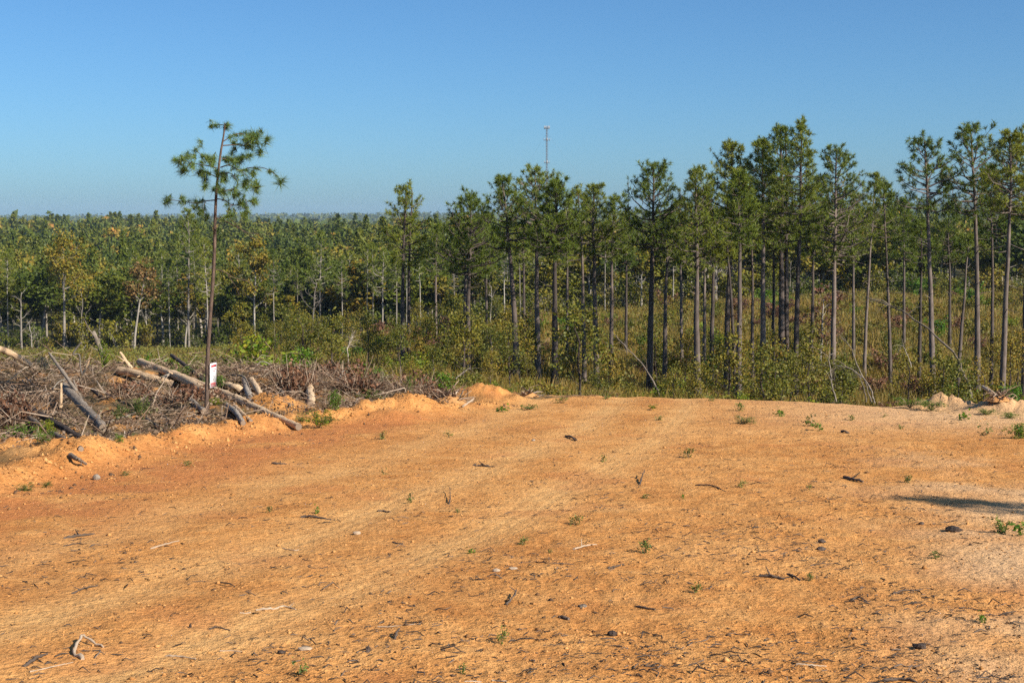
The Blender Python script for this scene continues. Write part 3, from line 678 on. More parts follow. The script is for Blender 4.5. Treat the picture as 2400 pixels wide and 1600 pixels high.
    def text(body, y, size, mat, x=0., off=.007, par=None):
        cu = bpy.data.curves.new('lettering', 'FONT'); cu.body = body; cu.size = size; cu.align_x = 'CENTER'; cu.align_y = 'CENTER'; cu.materials.append(mat)
        o = bpy.data.objects.new('lettering', cu); COL.objects.link(o); o.parent = s
        p = wv * x + uv * y + nv * off
        o.matrix_local = Matrix(((wv[0], uv[0], nv[0], p[0]), (wv[1], uv[1], nv[1], p[1]), (wv[2], uv[2], nv[2], p[2]), (0, 0, 0, 1)))
        o.scale = (.8, 1, 1)
        me = bpy.data.meshes.new_from_object(o); mt = o.matrix_local.copy(); bpy.data.objects.remove(o)
        o = link('lettering', me, par or s); o.matrix_local = mt
    text('FOR SALE', Hh * .385, .062 * D / 30, plain('sign_white_lettering', (.8, .8, .8), .5), 0, .0072, hb)
    text('Tract', Hh * .03, .085 * D / 30, redm)
    rs2 = np.random.default_rng(8)
    for y, n, hgt, mt in ((.235, 9, .012, redm), (.165, 5, .012, redm), (-.345, 9, .026, redm), (-.43, 12, .012, redm)):   # lines too small to read
        for q in range(n):
            x0 = -.40 * W + .80 * W * q / n * (1 if n > 5 else .6) + (0 if n > 5 else .16 * W)
            link('lettering', box(x0, x0 + .80 * W / n * (.62 if n > 5 else .4), y * Hh - hgt / 2, y * Hh + hgt / 2, .0045, .0062).mesh('lettering_mark', mt), s)
    link('emblem', box(-.10 * W, .07 * W, -.20 * Hh, -.09 * Hh, .0045, .0062).mesh('emblem', gm), s)
sign_pine()

# ------------------------------------------------------------------ mast far behind the pines
def mast():
    D = 900.; x = (1281 - 1200) / F * D; z0 = Hs(x, D); top = EYE - float(T(297)) * D; h = top - z0
    e = thing('lattice_mast', 'slim grey lattice mast with three tiers of antennas above the pines', 'mast', (x, D, z0))
    mb = MB(); w = .62
    legs = [np.array([w * math.cos(a), w * math.sin(a), 0]) for a in (.3, .3 + TAU / 3, .3 + 2 * TAU / 3)]
    for l in legs: tube(mb, np.array([l, l + [0, 0, h]]), .12, 5)
    n = 46
    for i in range(n):
        for a in range(3):
            p = legs[a] + [0, 0, h * i / n]; q = legs[(a + 1) % 3] + [0, 0, h * (i + 1) / n]
            tube(mb, np.array([p, q]), .06, 3, False)
    link('lattice', mb.mesh('mast_lattice', plain('galvanised_steel', (.16, .17, .19), .6, .2)), e)
    pm = plain('antenna_white', (.36, .35, .35), .6); dk = plain('antenna_bracket', (.2, .2, .21), .6)
    for v, k, r, hh in ((299, 6, 1.7, 2.0), (327, 4, 1.8, 1.7), (380, 4, 1.5, 1.8)):
        zc = EYE - float(T(v)) * D - z0
        rg = MB(); P = np.array([[r * math.cos(a), r * math.sin(a), zc - .4] for a in np.linspace(0, TAU, 13)]); tube(rg, P, .09, 4, False)
        for a in np.linspace(0, TAU, 4)[:-1]: tube(rg, np.array([[0, 0, zc - .4], [r * math.cos(a), r * math.sin(a), zc - .4]]), .09, 4)
        ring = link('antenna_ring', rg.mesh('antenna_ring', dk), e)
        for j in range(k):
            a = j * TAU / k + .2; mbp = MB(); c = np.array([r * math.cos(a), r * math.sin(a), zc]); t = np.array([-math.sin(a), math.cos(a), 0]); o = np.array([math.cos(a), math.sin(a), 0])
            V = [c + t * sx * .22 + o * sy * .12 + np.array([0, 0, sz * hh / 2]) for sz in (-1, 1) for sy in (-1, 1) for sx in (-1, 1)]
            mbp.add(V, [[0, 1, 3, 2], [4, 6, 7, 5], [0, 4, 5, 1], [2, 3, 7, 6], [0, 2, 6, 4], [1, 5, 7, 3]]); link('antenna_panel', mbp.mesh('antenna_panel', pm), ring)
    wm = plain('guy_cable', (.3, .31, .33), .5, .5)
    for a in (.3, .3 + TAU / 3, .3 + 2 * TAU / 3):
        for f in (.5, .95):
            g = MB(); q = np.array([60 * math.cos(a), 60 * math.sin(a), 0]); q[2] = Hs(x + q[0], D + q[1]) - z0
            tube(g, np.array([[0, 0, h * f], q]), .02, 3, False); link('guy_wire', g.mesh('guy_wire', wm), e)
mast()

# ------------------------------------------------------------------ forest edge: kinds of tree, built once each, then every tree placed by itself
def protos(fn, specs, mats, smooth0=True):
    out = []
    for s in specs:
        a, b = fn(*s[0], **s[1]); out.append((a.mesh(mats[0] + '_wood', M[mats[0]], smooth0), b.mesh(mats[1] + '_crown', M[mats[1]]) if b.n else None))
    return out
FP = protos(pine_meshes, [((200 + i, h, .13, cb, cr), dict(dens=.75, tn=9, nl=.42, nw=.06, k=6, dead=9, wob=.18)) for i, (h, cb, cr) in enumerate([(15, .52, 1.9), (16, .60, 1.7), (14, .45, 2.1), (15, .40, 2.2), (16, .66, 1.5)])], ('bark_pale', 'needle'))
BL = protos(broad_meshes, [((300 + i, h, r, cb, cr), dict(nleaf=nl, leaf=.42, limbs=li)) for i, (h, r, cb, cr, nl, li) in enumerate([(12, .16, .30, 2.9, 2600, 10), (13, .18, .40, 3.3, 2700, 10), (10, .14, .18, 2.6, 2500, 11), (11, .15, .25, 2.5, 2400, 10), (14, .2, .45, 3.4, 2600, 10), (8, .1, .12, 2.2, 2000, 10)])], ('bark_pale', 'leaf'))
BR = protos(broad_meshes, [((400 + i, h, r, .42, cr), dict(bare=True, limbs=li, lean=ln)) for i, (h, r, cr, li, ln) in enumerate([(11, .13, 2.2, 7, .03), (9, .15, 2.8, 8, -.05), (12, .12, 1.7, 6, .05), (7, .09, 2.0, 9, .0), (10, .11, 1.8, 6, .12)])], ('bark_pale', 'leaf'))
US = protos(shrub_meshes, [((500 + i, h, r), dict(nleaf=650, leaf=.30, stems=8, open_=.5)) for i, (h, r) in enumerate([(3.2, 1.6), (2.4, 1.7), (4.2, 1.5), (3.0, 1.1)])], ('bark_pale', 'leaf'))
def edge_d(u): return np.interp(u, [0, 600, 900, 1200, 1600, 2000, 2400], [212, 208, 200, 200, 205, 200, 200])

def treeat(kind, protos_, parts, u, d, h, h0, desc, cat, group, rz=None, label=None, lean=0., wide=1.0):
    x = (u - 1200) / F * d; z = Hs(x, d); s = h / h0
    e = put(kind, protos_, parts, label, cat, (x, d, z), R.uniform(0, TAU) if rz is None else rz, (s * wide, s * wide, s), group)
    if label is None: later(e, desc, edge_place(u), u)
    return e
TP = ('trunk', 'crown')
# trees that stand out in the photograph
def special():
    # big pale-limbed tree
    def broad_special(name, lab, u, vf, vt, seed, cb, cw, r0, d, nleaf, mat, limbs=11, lean=0., bare=False, leaf=.36, trunkmat='bark_pale'):
        x = (u - 1200) / F * d; z = Hs(x, d); h = EYE - float(T(vt)) * d - z
        a, b = broad_meshes(seed, h, r0, cb, cw / F * d, nleaf, leaf, limbs, lean, bare)
        e = thing(name, lab, 'tree', (x, d, z), group='trees of the forest edge')
        link('trunk', a.mesh('trunk', M[trunkmat], True), e)
        if b.n: link('crown', b.mesh('crown', M[mat]), e)
    B = broad_special
    B('pale_tree', 'large tree with thick pale trunk and long white limbs, thin olive crown', 147, 828, 532, 601, .46, 58, .24, 205, 2600, 'leaf', 12)
    B('bare_tree', 'bare multi-stemmed pale tree beside the large pale-limbed tree', 46, 833, 655, 602, .30, 26, .17, 202, 0, 'leaf', 9, 0, True)
    B('dead_conifer', 'short dead tree with horizontal grey twigs over the slash heap end', 70, 828, 740, 603, .2, 22, .08, 200, 0, 'leaf', 12, 0, True)
    B('bare_tree', 'bare forked pale tree between the large pale tree and the russet tree', 187, 812, 655, 604, .5, 24, .14, 207, 0, 'leaf', 7, .02, True)
    B('russet_tree', 'slanting tree with a russet-brown crown and pale trunk', 311, 822, 597, 605, .45, 40, .19, 203, 2400, 'leaf_russet', 10, .16)
    B('bare_tree', 'white-trunked bare tree just before the signed young pine', 431, 828, 690, 606, .4, 34, .16, 206, 0, 'leaf', 8, .05, True)
    B('pale_tree', 'white-limbed tree with dark green crown just past the signed young pine', 594, 807, 540, 607, .38, 46, .18, 203, 2800, 'leaf', 11, .03)
    B('bare_tree', 'bleached bare trunk with spreading dead limbs beyond the frond sapling', 731, 804, 634, 608, .45, 36, .16, 195, 0, 'leaf', 8, .04, True)
    B('round_tree', 'dark green round-crowned tree rising behind the pale bare trunk', 701, 800, 548, 609, .3, 36, .2, 235, 3000, 'leaf', 11)
    B('bare_tree', 'pale bare forked tree just before the mast pines', 1148, 754, 650, 610, .4, 24, .12, 196, 0, 'leaf', 7, 0, True)
    B('gnarled_tree', 'stout white gnarled tree with twisted broken limbs on the slope crest', 1676, 722, 590, 611, .42, 40, .36, 196, 300, 'leaf', 9, 0., True)
    B('bare_tree', 'white knotty bare trunk behind the broad-topped pine', 1504, 722, 625, 612, .45, 20, .2, 198, 0, 'leaf', 6, -.04, True)
    B('red_leafed_tree', 'small tree with reddish dead leaves past the tallest pines', 1925, 860, 660, 613, .25, 42, .10, 105, 900, 'leaf_rust', 10, .03, False, .20)
    # slim pines of the edge with clear pale stems
    for u, vf, vt in [(440, 843, 492), (485, 828, 560), (395, 828, 610), (641, 820, 585), (749, 834, 545), (801, 776, 600), (860, 776, 575), (874, 785, 570), (896, 782, 585), (929, 765, 590), (952, 768, 590), (985, 755, 595), (1065, 745, 575), (1182, 740, 560), (1220, 745, 565), (1418, 730, 545), (1578, 720, 540)]:
        d = float(edge_d(u)) - R.uniform(2, 12); x = (u - 1200) / F * d; z = Hs(x, d); h = EYE - float(T(vt)) * d - z; k = R.integers(0, 5)
        treeat('slim_pine', FP[k], TP, u, d, h, [15, 16, 14, 15, 16][k], 'slim clear-stemmed pine', 'pine', 'slim pines of the forest edge')
special()
def row(n, d0, d1, seed):
    rs = np.random.default_rng(seed)
    us = np.linspace(-40, 2440, n) + rs.normal(0, 14, n)
    for u in us:
        d = float(edge_d(u)) + rs.uniform(d0, d1); q = rs.random()
        hs = np.interp(u, [0, 900, 1300, 1700, 2400], [.98, .92, .90, .92, .94])
        pn = .20 if u < 1400 else .15
        if q < pn:
            k = rs.integers(0, 5); treeat('forest_pine', FP[k], TP, u, d, rs.uniform(11.5, 16) * hs, [15, 16, 14, 15, 16][k], 'needle-crowned pine', 'pine', 'pines of the forest edge')
        elif q < .90:
            k = rs.integers(0, 6); h = rs.uniform(8.5, 13.5) * hs * (.8 if k == 5 else 1)
            treeat('broadleaf_tree', BL[k], TP, u, d, h, [12, 13, 10, 11, 14, 8][k], 'leafy green tree', 'tree', 'leafy trees of the forest edge', wide=rs.uniform(1.05, 1.7))
        else:
            k = rs.integers(0, 5); treeat('bare_tree', BR[k], TP, u, d - 4, rs.uniform(6, 11) * hs, [11, 9, 12, 7, 10][k], 'bare pale tree', 'tree', 'bare trees of the forest edge')
row(74, 3, 12, 21); row(80, 14, 30, 22); row(76, 34, 62, 23)
def understory(n, seed):
    rs = np.random.default_rng(seed)
    for u in np.linspace(-30, 2430, n) + rs.normal(0, 10, n):
        k = rs.integers(0, 4); d = float(edge_d(u)) + rs.uniform(-9, 6)
        treeat('understory_shrub', US[k], ('stem', 'foliage'), u, d, rs.uniform(1.8, 4.6), [3.2, 2.4, 4.2, 3.0][k], 'understory shrub', 'shrub', 'shrubs at the foot of the forest')
understory(96, 31)

# ------------------------------------------------------------------ the forest beyond: one mass of tree crowns to the ridges
def forest():
    rs = np.random.default_rng(41)
    def templ(n, pine):
        if pine:
            q = rs.uniform(0, 1, n) ** .8; r = (.10 + .9 * (1 - q) ** .7) * np.sqrt(rs.uniform(.2, 1, n)) * rs.uniform(.6, 1.1, n); a = rs.uniform(0, TAU, n)
            return np.stack([r * np.cos(a) * .85, r * np.sin(a) * .85, .35 + .65 * q], 1)
        m = 9; c = nrm(rs.standard_normal((m, 3))) * rs.uniform(.25, .62, (m, 1)); rr = rs.uniform(.35, .55, m)
        k = rs.integers(0, m, n); p = c[k] + nrm(rs.standard_normal((n, 3))) * rr[k][:, None] * rs.uniform(.7, 1.05, (n, 1))
        p = p[np.argsort(-p[:, 2])]; p[:, 2] = .66 + .34 * p[:, 2]; return p
    mb = MB()
    def zone(d0, d1, sp, n, size, hh):
        tp = [templ(n, i % 4 == 0) for i in range(9)]
        C = []; A = []; S = []
        y = d0
        while y < d1:
            w = y * .385 + 12; xs = np.arange(-w, w, sp) + rs.uniform(-.45, .45, int(math.ceil(2 * w / sp)))[:len(np.arange(-w, w, sp))] * sp
            ys = y + rs.uniform(-.5, .5, len(xs)) * sp; zs = H(xs, ys)
            for x, yy, z in zip(xs, ys, zs):
                if u_of(x, yy) < -60 or u_of(x, yy) > 2460: continue
                t = rs.integers(0, 9); big = float(fbm(np.array([x / 38. + 9]), np.array([yy / 38.]), 2)[0]); h = rs.uniform(hh[0], hh[1]) * rs.choice([.75, 1, 1, 1.2]) * (1 + .38 * big) * (1.15 if t % 4 == 0 else 1); w_ = (1 + .5 * big) * (rs.uniform(2.8, 4.0) if t % 4 == 0 else rs.uniform(3.0, 6.2))
                a = rs.uniform(0, TAU); p = tp[t]; ca, sa = math.cos(a), math.sin(a)
                C.append(np.stack([(p[:, 0] * ca - p[:, 1] * sa) * w_ + x, (p[:, 0] * sa + p[:, 1] * ca) * w_ + yy, p[:, 2] * h + z], 1))
                pv = float(fbm(np.array([x / 55.]), np.array([yy / 55.]), 2)[0]) * .35
                tint = pv + rs.normal(.42, .12) if t % 4 == 0 else pv + rs.choice([rs.normal(.3, .16), rs.normal(.62, .14), rs.normal(.95, .08)], p=[.42, .36, .22])
                A.append(np.full(len(p), np.clip(tint, 0, 1))); S.append(np.full(len(p), size * (.75 if t % 4 == 0 else 1)))
            y += sp
        C = np.concatenate(C); A = np.concatenate(A); S = np.concatenate(S)
        tris(mb, C, S, rs, A)
    zone(264, 460, 7.6, 500, .82, (10, 14)); zone(460, 800, 11.5, 150, 1.7, (10, 14.5)); zone(800, 1350, 16, 80, 3.0, (10, 15)); 
    o = link('forest', mb.mesh('forest', M['forest'])); tag(o, 'mixed green and russet forest rolling away to the ridge', kind='stuff')
forest()
def far_woods():
    # wooded ridges some kilometres off
    rs = np.random.default_rng(43); mb = MB()
    n = 14000; Y = rs.uniform(1500, 5200, n); u = rs.uniform(-100, 2500, n); X = (u - 1200) / F * Y; Z = H(X, Y)
    C = np.stack([X, Y, Z + rs.uniform(2, 12, n)], 1); tris(mb, np.repeat(C, 3, 0) + rs.normal(0, 3.0, (3 * n, 3)), 10., rs, np.repeat(rs.uniform(.1, .6, n), 3))
    o = link('distant_forest', mb.mesh('distant_forest', M['forest'])); tag(o, 'blue hazy woods on the farthest ridge', kind='stuff')
far_woods()

# ------------------------------------------------------------------ grass and scrub over the valley slopes
def grass():
    rs = np.random.default_rng(51); mb = MB()
    n = 30000
    Y = 33 + (205 - 33) * rs.uniform(0, 1, n) ** .8; u = rs.uniform(-30, 2430, n); X = (u - 1200) / F * Y
    keep = Y > np.maximum(y_far(u) + 2.0, 32)
    tu = np.array([1090, 1150, 1230, 1330, 1400]); ty = np.array([108, 118, 132, 150, 158.])
    tk = np.exp(-((Y - np.interp(u, tu, ty)) / 4.5) ** 2) * (u > 1080) * (u < 1410)
    keep &= rs.random(n) > tk * 1.2
    keep &= rs.random(n) < np.interp(u, [0, 600, 900, 2400], [.22, .32, .9, 1])
    X, Y = X[keep], Y[keep]; n = len(X); Z = H(X, Y)
    pat = fbm(X / 9, Y / 9, 3)
    hgt = np.interp(u[keep], [0, 550, 900], [.5, .6, 1]) * np.clip(.62 + .45 * pat, .2, 1.2) * np.interp(Y, [30, 60, 100], [.55, .8, 1.15]) * rs.uniform(.6, 1.3, n)
    b = 9
    P = np.repeat(np.stack([X, Y, Z], 1), b, 0); hh = np.repeat(hgt, b); m = n * b
    a = rs.uniform(0, TAU, m); r = rs.uniform(0, .45, m) * np.sqrt(hh); base = P + np.stack([r * np.cos(a), r * np.sin(a), 0 * a], 1)
    L = hh * rs.uniform(.6, 1.2, m); ln = rs.normal(0, .28, (m, 2)) * L[:, None]
    tip = base + np.concatenate([ln, L[:, None]], 1)
    s = nrm(np.stack([rs.standard_normal(m), rs.standard_normal(m) * .4, rs.normal(0, .25, m)], 1)) * (np.repeat(.006 + .00034 * Y, b) * rs.uniform(.7, 1.5, m))[:, None]
    base[:, 2] -= .05
    mb.add(np.stack([base - s, base + s, tip], 1).reshape(-1, 3), np.arange(3 * m).reshape(m, 3))
    o = link('tall_grass', mb.mesh('tall_grass', M['grass'])); tag(o, 'tall dry golden-olive grass over the valley slope', kind='stuff')
grass()
M['under'] = leafmat('undergrowth_leaves', [(.05, .042, .018), (.09, .085, .02), (.15, .15, .026), (.24, .21, .036), (.12, .17, .024), (.24, .15, .06)], 'patch', .5, .25, patch=.3, pos=[0, .2, .42, .64, .84, 1])
def undergrowth():
    rs = np.random.default_rng(53); mb = MB(); n = 7600
    Y = 34 + 168 * rs.uniform(0, 1, n) ** .75; u = rs.uniform(-30, 2430, n); X = (u - 1200) / F * Y
    tu = np.array([1090, 1150, 1230, 1330, 1400]); ty = np.array([108, 118, 132, 150, 158.])
    keep = (Y > y_far(u) + 4) & ~((np.abs(Y - np.interp(u, tu, ty)) < 7) & (u > 1080) & (u < 1410)) & (fbm(X / 7 + 3, Y / 7, 3) > -.12)
    keep &= rs.random(len(u)) < np.interp(u, [1800, 2000], [1, .85])
    X, Y, u = X[keep], Y[keep], u[keep]; n = len(X); Z = H(X, Y); r = rs.uniform(.35, 1.0, n) * np.interp(Y, [34, 80, 180], [.6, 1.15, 1.6]); h = rs.uniform(.35, 1.3, n) * np.interp(Y, [34, 80, 180], [.6, 1.2, 1.7]) * np.interp(u, [0, 600, 900], [.5, .6, 1])
    k = 22; d = nrm(rs.standard_normal((n, k, 3))); d[..., 2] = np.abs(d[..., 2]); q = rs.uniform(.3, 1.05, (n, k, 1))
    C = np.stack([X, Y, Z], 1)[:, None] + d * q * np.stack([r, r, h], 1)[:, None]
    sz = np.repeat(.045 + .0010 * Y, k)
    cards(mb, C.reshape(-1, 3), sz, rs, .4, .6, nb=(d + np.array([.3, -.3, .6])).reshape(-1, 3))
    o = link('undergrowth', mb.mesh('undergrowth', M['under'])); tag(o, 'low weeds and briars mottling the valley slope', kind='stuff')
undergrowth()
SH = {}
for key, mat, lf, asp in (('olive', 'leaf_dark', .085, .7), ('yellow', 'leaf_yellow', .09, .6), ('bright', 'leaf_bright', .09, .65), ('rust', 'leaf_rust', .09, .6)):
    SH[key] = protos(shrub_meshes, [((520 + i, 1.0, .62), dict(nleaf=1000, leaf=lf, stems=9, asp=asp, open_=.45)) for i in range(4)], ('twig', mat))
SAP = protos(broad_meshes, [((540 + i, 5, .045, .22, 1.05), dict(nleaf=1100, leaf=.135, limbs=12, twigs=3)) for i in range(5)], ('log_dark', 'leaf_dark'))
def hill_place(u, Y):
    for lim, s in ((620, 'on the cut ground behind the slash heap'), (900, 'on the slope before the twin-stem pine'), (1080, 'on the slope around the twin-stem pine'), (1240, 'on the slope below the dirt track'), (1400, 'under the mast pines'),
                   (1560, 'around the broad-topped pine'), (1720, 'around the white gnarled tree'), (1880, 'under the tallest pines'), (2030, 'around the bowed saplings'), (2160, 'before the leaning pine'), (2270, 'past the leaning pine')):
        if u < lim: break
    else: s = 'near the last pine clump'
    return ('low down ' if Y < 62 else 'midway down ' if Y < 105 else 'far up ') + s
def scrub():
    rs = np.random.default_rng(61)
    for i in range(290):
        u = rs.uniform(560, 2420) if i < 170 else rs.uniform(880, 2420); Y = 40 + 150 * rs.random() if i < 170 else rs.uniform(42, 175)
        if Y < y_far(u) + 5: continue
        if 1090 < u < 1400 and abs(Y - np.interp(u, [1090, 1150, 1230, 1330, 1400], [108, 118, 132, 150, 158])) < 8: continue
        key = rs.choice(['olive', 'yellow', 'bright', 'rust'], p=[.66, .12, .08, .14]); x = (u - 1200) / F * Y
        h = rs.uniform(.5, 1.4) * np.interp(Y, [40, 80, 200], [.75, 1.2, 2.1]); d = {'olive': 'olive green shrub', 'yellow': 'yellowing shrub', 'bright': 'fresh green shrub', 'rust': 'rust brown shrub'}[key]
        e = put('scrub_bush', SH[key][rs.integers(0, 4)], ('stem', 'foliage'), None, 'bush', (x, Y, Hs(x, Y) - .03), rs.uniform(0, TAU), (h * 1.25, h * 1.25, h), 'scrub bushes of the valley slope')
        later(e, d, hill_place(u, Y), u)
    for i in range(110):
        u = rs.uniform(900, 2420) if i < 60 else rs.uniform(560, 1300); Y = rs.uniform(46, 108) if i < 60 else rs.uniform(80, 190)
        x = (u - 1200) / F * Y; h = rs.uniform(1.6, 4.4) * np.interp(Y, [46, 90], [.8, 1.15])
        if i % 9 == 0: h *= 1.2
        e = put('sapling', SAP[rs.integers(0, 5)], TP, None, 'sapling', (x, Y, Hs(x, Y) - .03), rs.uniform(0, TAU), (h / 5 * 1.1, h / 5 * 1.1, h / 5), 'saplings under the pines')
        later(e, 'thin leafy sapling', hill_place(u, Y), u)
scrub()
# leaning and bowed dead stems on the slope
def dead_stem(lab, pts, d, r, mat='bark_pale', twigs=6, seed=0, name='dead_sapling'):
    rs = np.random.default_rng(900 + seed); mb = MB(); P = np.array([at(u, v, d + dd) for u, v, dd in pts])
    S = spline(P, 5 * len(P)); n = len(S); S[1:] += np.cumsum(rs.normal(0, .6 * r, (n - 1, 3)), 0); tube(mb, S, np.linspace(r, r * .3, n) * (1 + .12 * rs.standard_normal(n)), 6)
    for q in range(twigs):
        i = rs.integers(n // 3, n - 1); dr = nrm(S[min(i + 1, n - 1)] - S[i] + rs.normal(0, .02, 3)); dirn = nrm(dr + rs.normal(0, .7, 3)); l = rs.uniform(.4, 1.6) * r / .05
        tube(mb, np.array([S[i], S[i] + dirn * l * .5, S[i] + dirn * l + np.array([0, 0, -.2 * l])]), [r * .35, r * .2, r * .08], 3, False)
    e = thing(name, lab, 'dead tree', tuple(P[0])); o = link('stem', mb.mesh('dead_stem', M[mat], True), e); o.location = -e.location
dead_stem('long fallen stem leaning from the bare mound up across the leaning pine', [(2281, 938, 0), (2262, 890, .5), (2230, 825, 1), (2170, 762, 2), (2110, 725, 3), (2030, 697, 4)], 50, .05, 'log_grey', 7, 1)
dead_stem('pale leaning dead stem below the broad-topped pine', [(1546, 928, 0), (1528, 885, .5), (1490, 835, 1), (1460, 800, 1.5), (1430, 773, 2)], 60, .036, 'log_grey', 5, 2)
dead_stem('white sapling bowed in an arch beside the upright bowed stem', [(2050, 944, 0), (2040, 912, 0), (2020, 885, .2), (1990, 866, .4), (1955, 862, .5), (1935, 880, .6)], 42, .026, 'log_grey', 14, 3)
dead_stem('straight white sapling crossing behind the arched one', [(2044, 944, 0), (2030, 900, 0), (2005, 840, .3), (1988, 800, .5), (1972, 780, .7)], 43, .021, 'log_grey', 8, 4)
dead_stem('upright white dead sapling before the arched one', [(1961, 942, 0), (1955, 900, 0), (1947, 850, .2), (1943, 825, .3)], 41, .025, 'log_grey', 8, 5)
dead_stem('short crooked white stem inside the bowed saplings', [(2030, 942, 0), (2025, 905, 0), (2012, 880, .2), (2003, 868, .3)], 42.5, .02, 'log_grey', 5, 6)
dead_stem('pale forked stem low on the open grass slope', [(2136, 860, 0), (2128, 830, 0), (2118, 808, .3), (2108, 820, .4)], 70, .03, 'log_grey', 4, 7)
dead_stem('small bare grey shrub skeleton before the twin-stem pine', [(816, 850, 0), (812, 818, 0), (817, 795, .4), (824, 772, .6)], 70, .03, 'log_grey', 30, 8)
dead_stem('thin dead branch propped beside the lopsided pine', [(1068, 888, 0), (1085, 872, .2), (1102, 858, .4)], 40, .02, 'log_grey', 5, 9)

# ------------------------------------------------------------------ slash heap on the left
def log(lab, pts, dia, mat, Y=None, dd=None, name='log', cut=True, cat='log', taper=.8, fork=0, group='logs in the slash heap', seed=None, k=10):
    """a log along photo points; Y: depth at the first and last point"""
    rs = np.random.default_rng(int(abs(pts[0][0] * 7 + pts[0][1] * 13)))
    n = len(pts); Ys = np.linspace(Y[0], Y[1], n)
    r = dia / 2 / F * Ys.mean()
    for it in range(40):                                    # rest it on the ground, not in it
        P = np.array([at(u, v, y) for (u, v), y in zip(pts, Ys)]); cl = P[:, 2] - H(P[:, 0], P[:, 1]) - .2 * r
        need = .30 * r + .13 * np.sin(np.linspace(0, math.pi, n)) * (k > 6); cl = cl - need
        if cl.min() > -.1 * r: break
        Ys = np.where(cl < -.1 * r, Ys * .988, Ys); Ys = Ys if len(Ys) < 3 else np.concatenate([Ys[:1], .5 * Ys[1:-1] + .25 * (Ys[:-2] + Ys[2:]), Ys[-1:]])
    m = max(20, 8 * n); S = spline(P, m); S += np.cumsum(rs.normal(0, r * .05, S.shape), 0) * np.sin(np.linspace(0, math.pi, m))[:, None]
    c = S[0].copy()
    # model along local z so that grain runs lengthwise
    ax = nrm(S[-1] - S[0]); q = Vector(ax).to_track_quat('Z', 'Y'); Rm = np.array(q.to_matrix())
    L = (S - c) @ Rm
    mb = MB(); rad = np.linspace(r, r * taper, m) * (1 + .06 * rs.standard_normal(m))
    tube(mb, L, rad, k, not cut, .07, rs)
    for f in range(0 if k < 8 else rs.integers(1, 4)):   # knots and broken limb stubs
        i = rs.integers(1, m - 1); d = nrm(np.append(rs.normal(0, 1, 2), rs.uniform(0, .9))); tube(mb, np.array([L[i], L[i] + d * r * 1.3, L[i] + d * r * rs.uniform(1.5, 2.6)]), [r * .3, r * .2, r * .11], 5)
    for f in range(fork):
        i = rs.integers(m // 3, m - 1); d = nrm(np.append(rs.normal(0, 1, 2), .8)); l = r * rs.uniform(4, 10)
        tube(mb, np.array([L[i], L[i] + d * l * .6, L[i] + d * l + rs.normal(0, .1, 3) * l]), [r * .35, r * .25, r * .1], 5)
    e = thing(name, lab, cat, tuple(c), group=group); e.rotation_mode = 'QUATERNION'; e.rotation_quaternion = q
    link('bole', mb.mesh('log_bole', M[mat], True), e)
    if cut and k > 6:
        for end, s in ((0, -1), (-1, 1)):
            cb = MB(); th = np.arange(12) * TAU / 12; rr = rad[end] * .97
            V = np.vstack([[L[end] + np.array([0, 0, s * r * .06])], np.stack([L[end, 0] + rr * np.cos(th), L[end, 1] + rr * np.sin(th), np.full(12, L[end, 2])], 1) + 0]); 
            t = np.array([[0, 1 + i, 1 + (i + 1) % 12] for i in range(12)]); cb.add(V, t if s > 0 else t[:, ::-1]); link('cut_end', cb.mesh('cut_end', M['cut']), e)
    return e
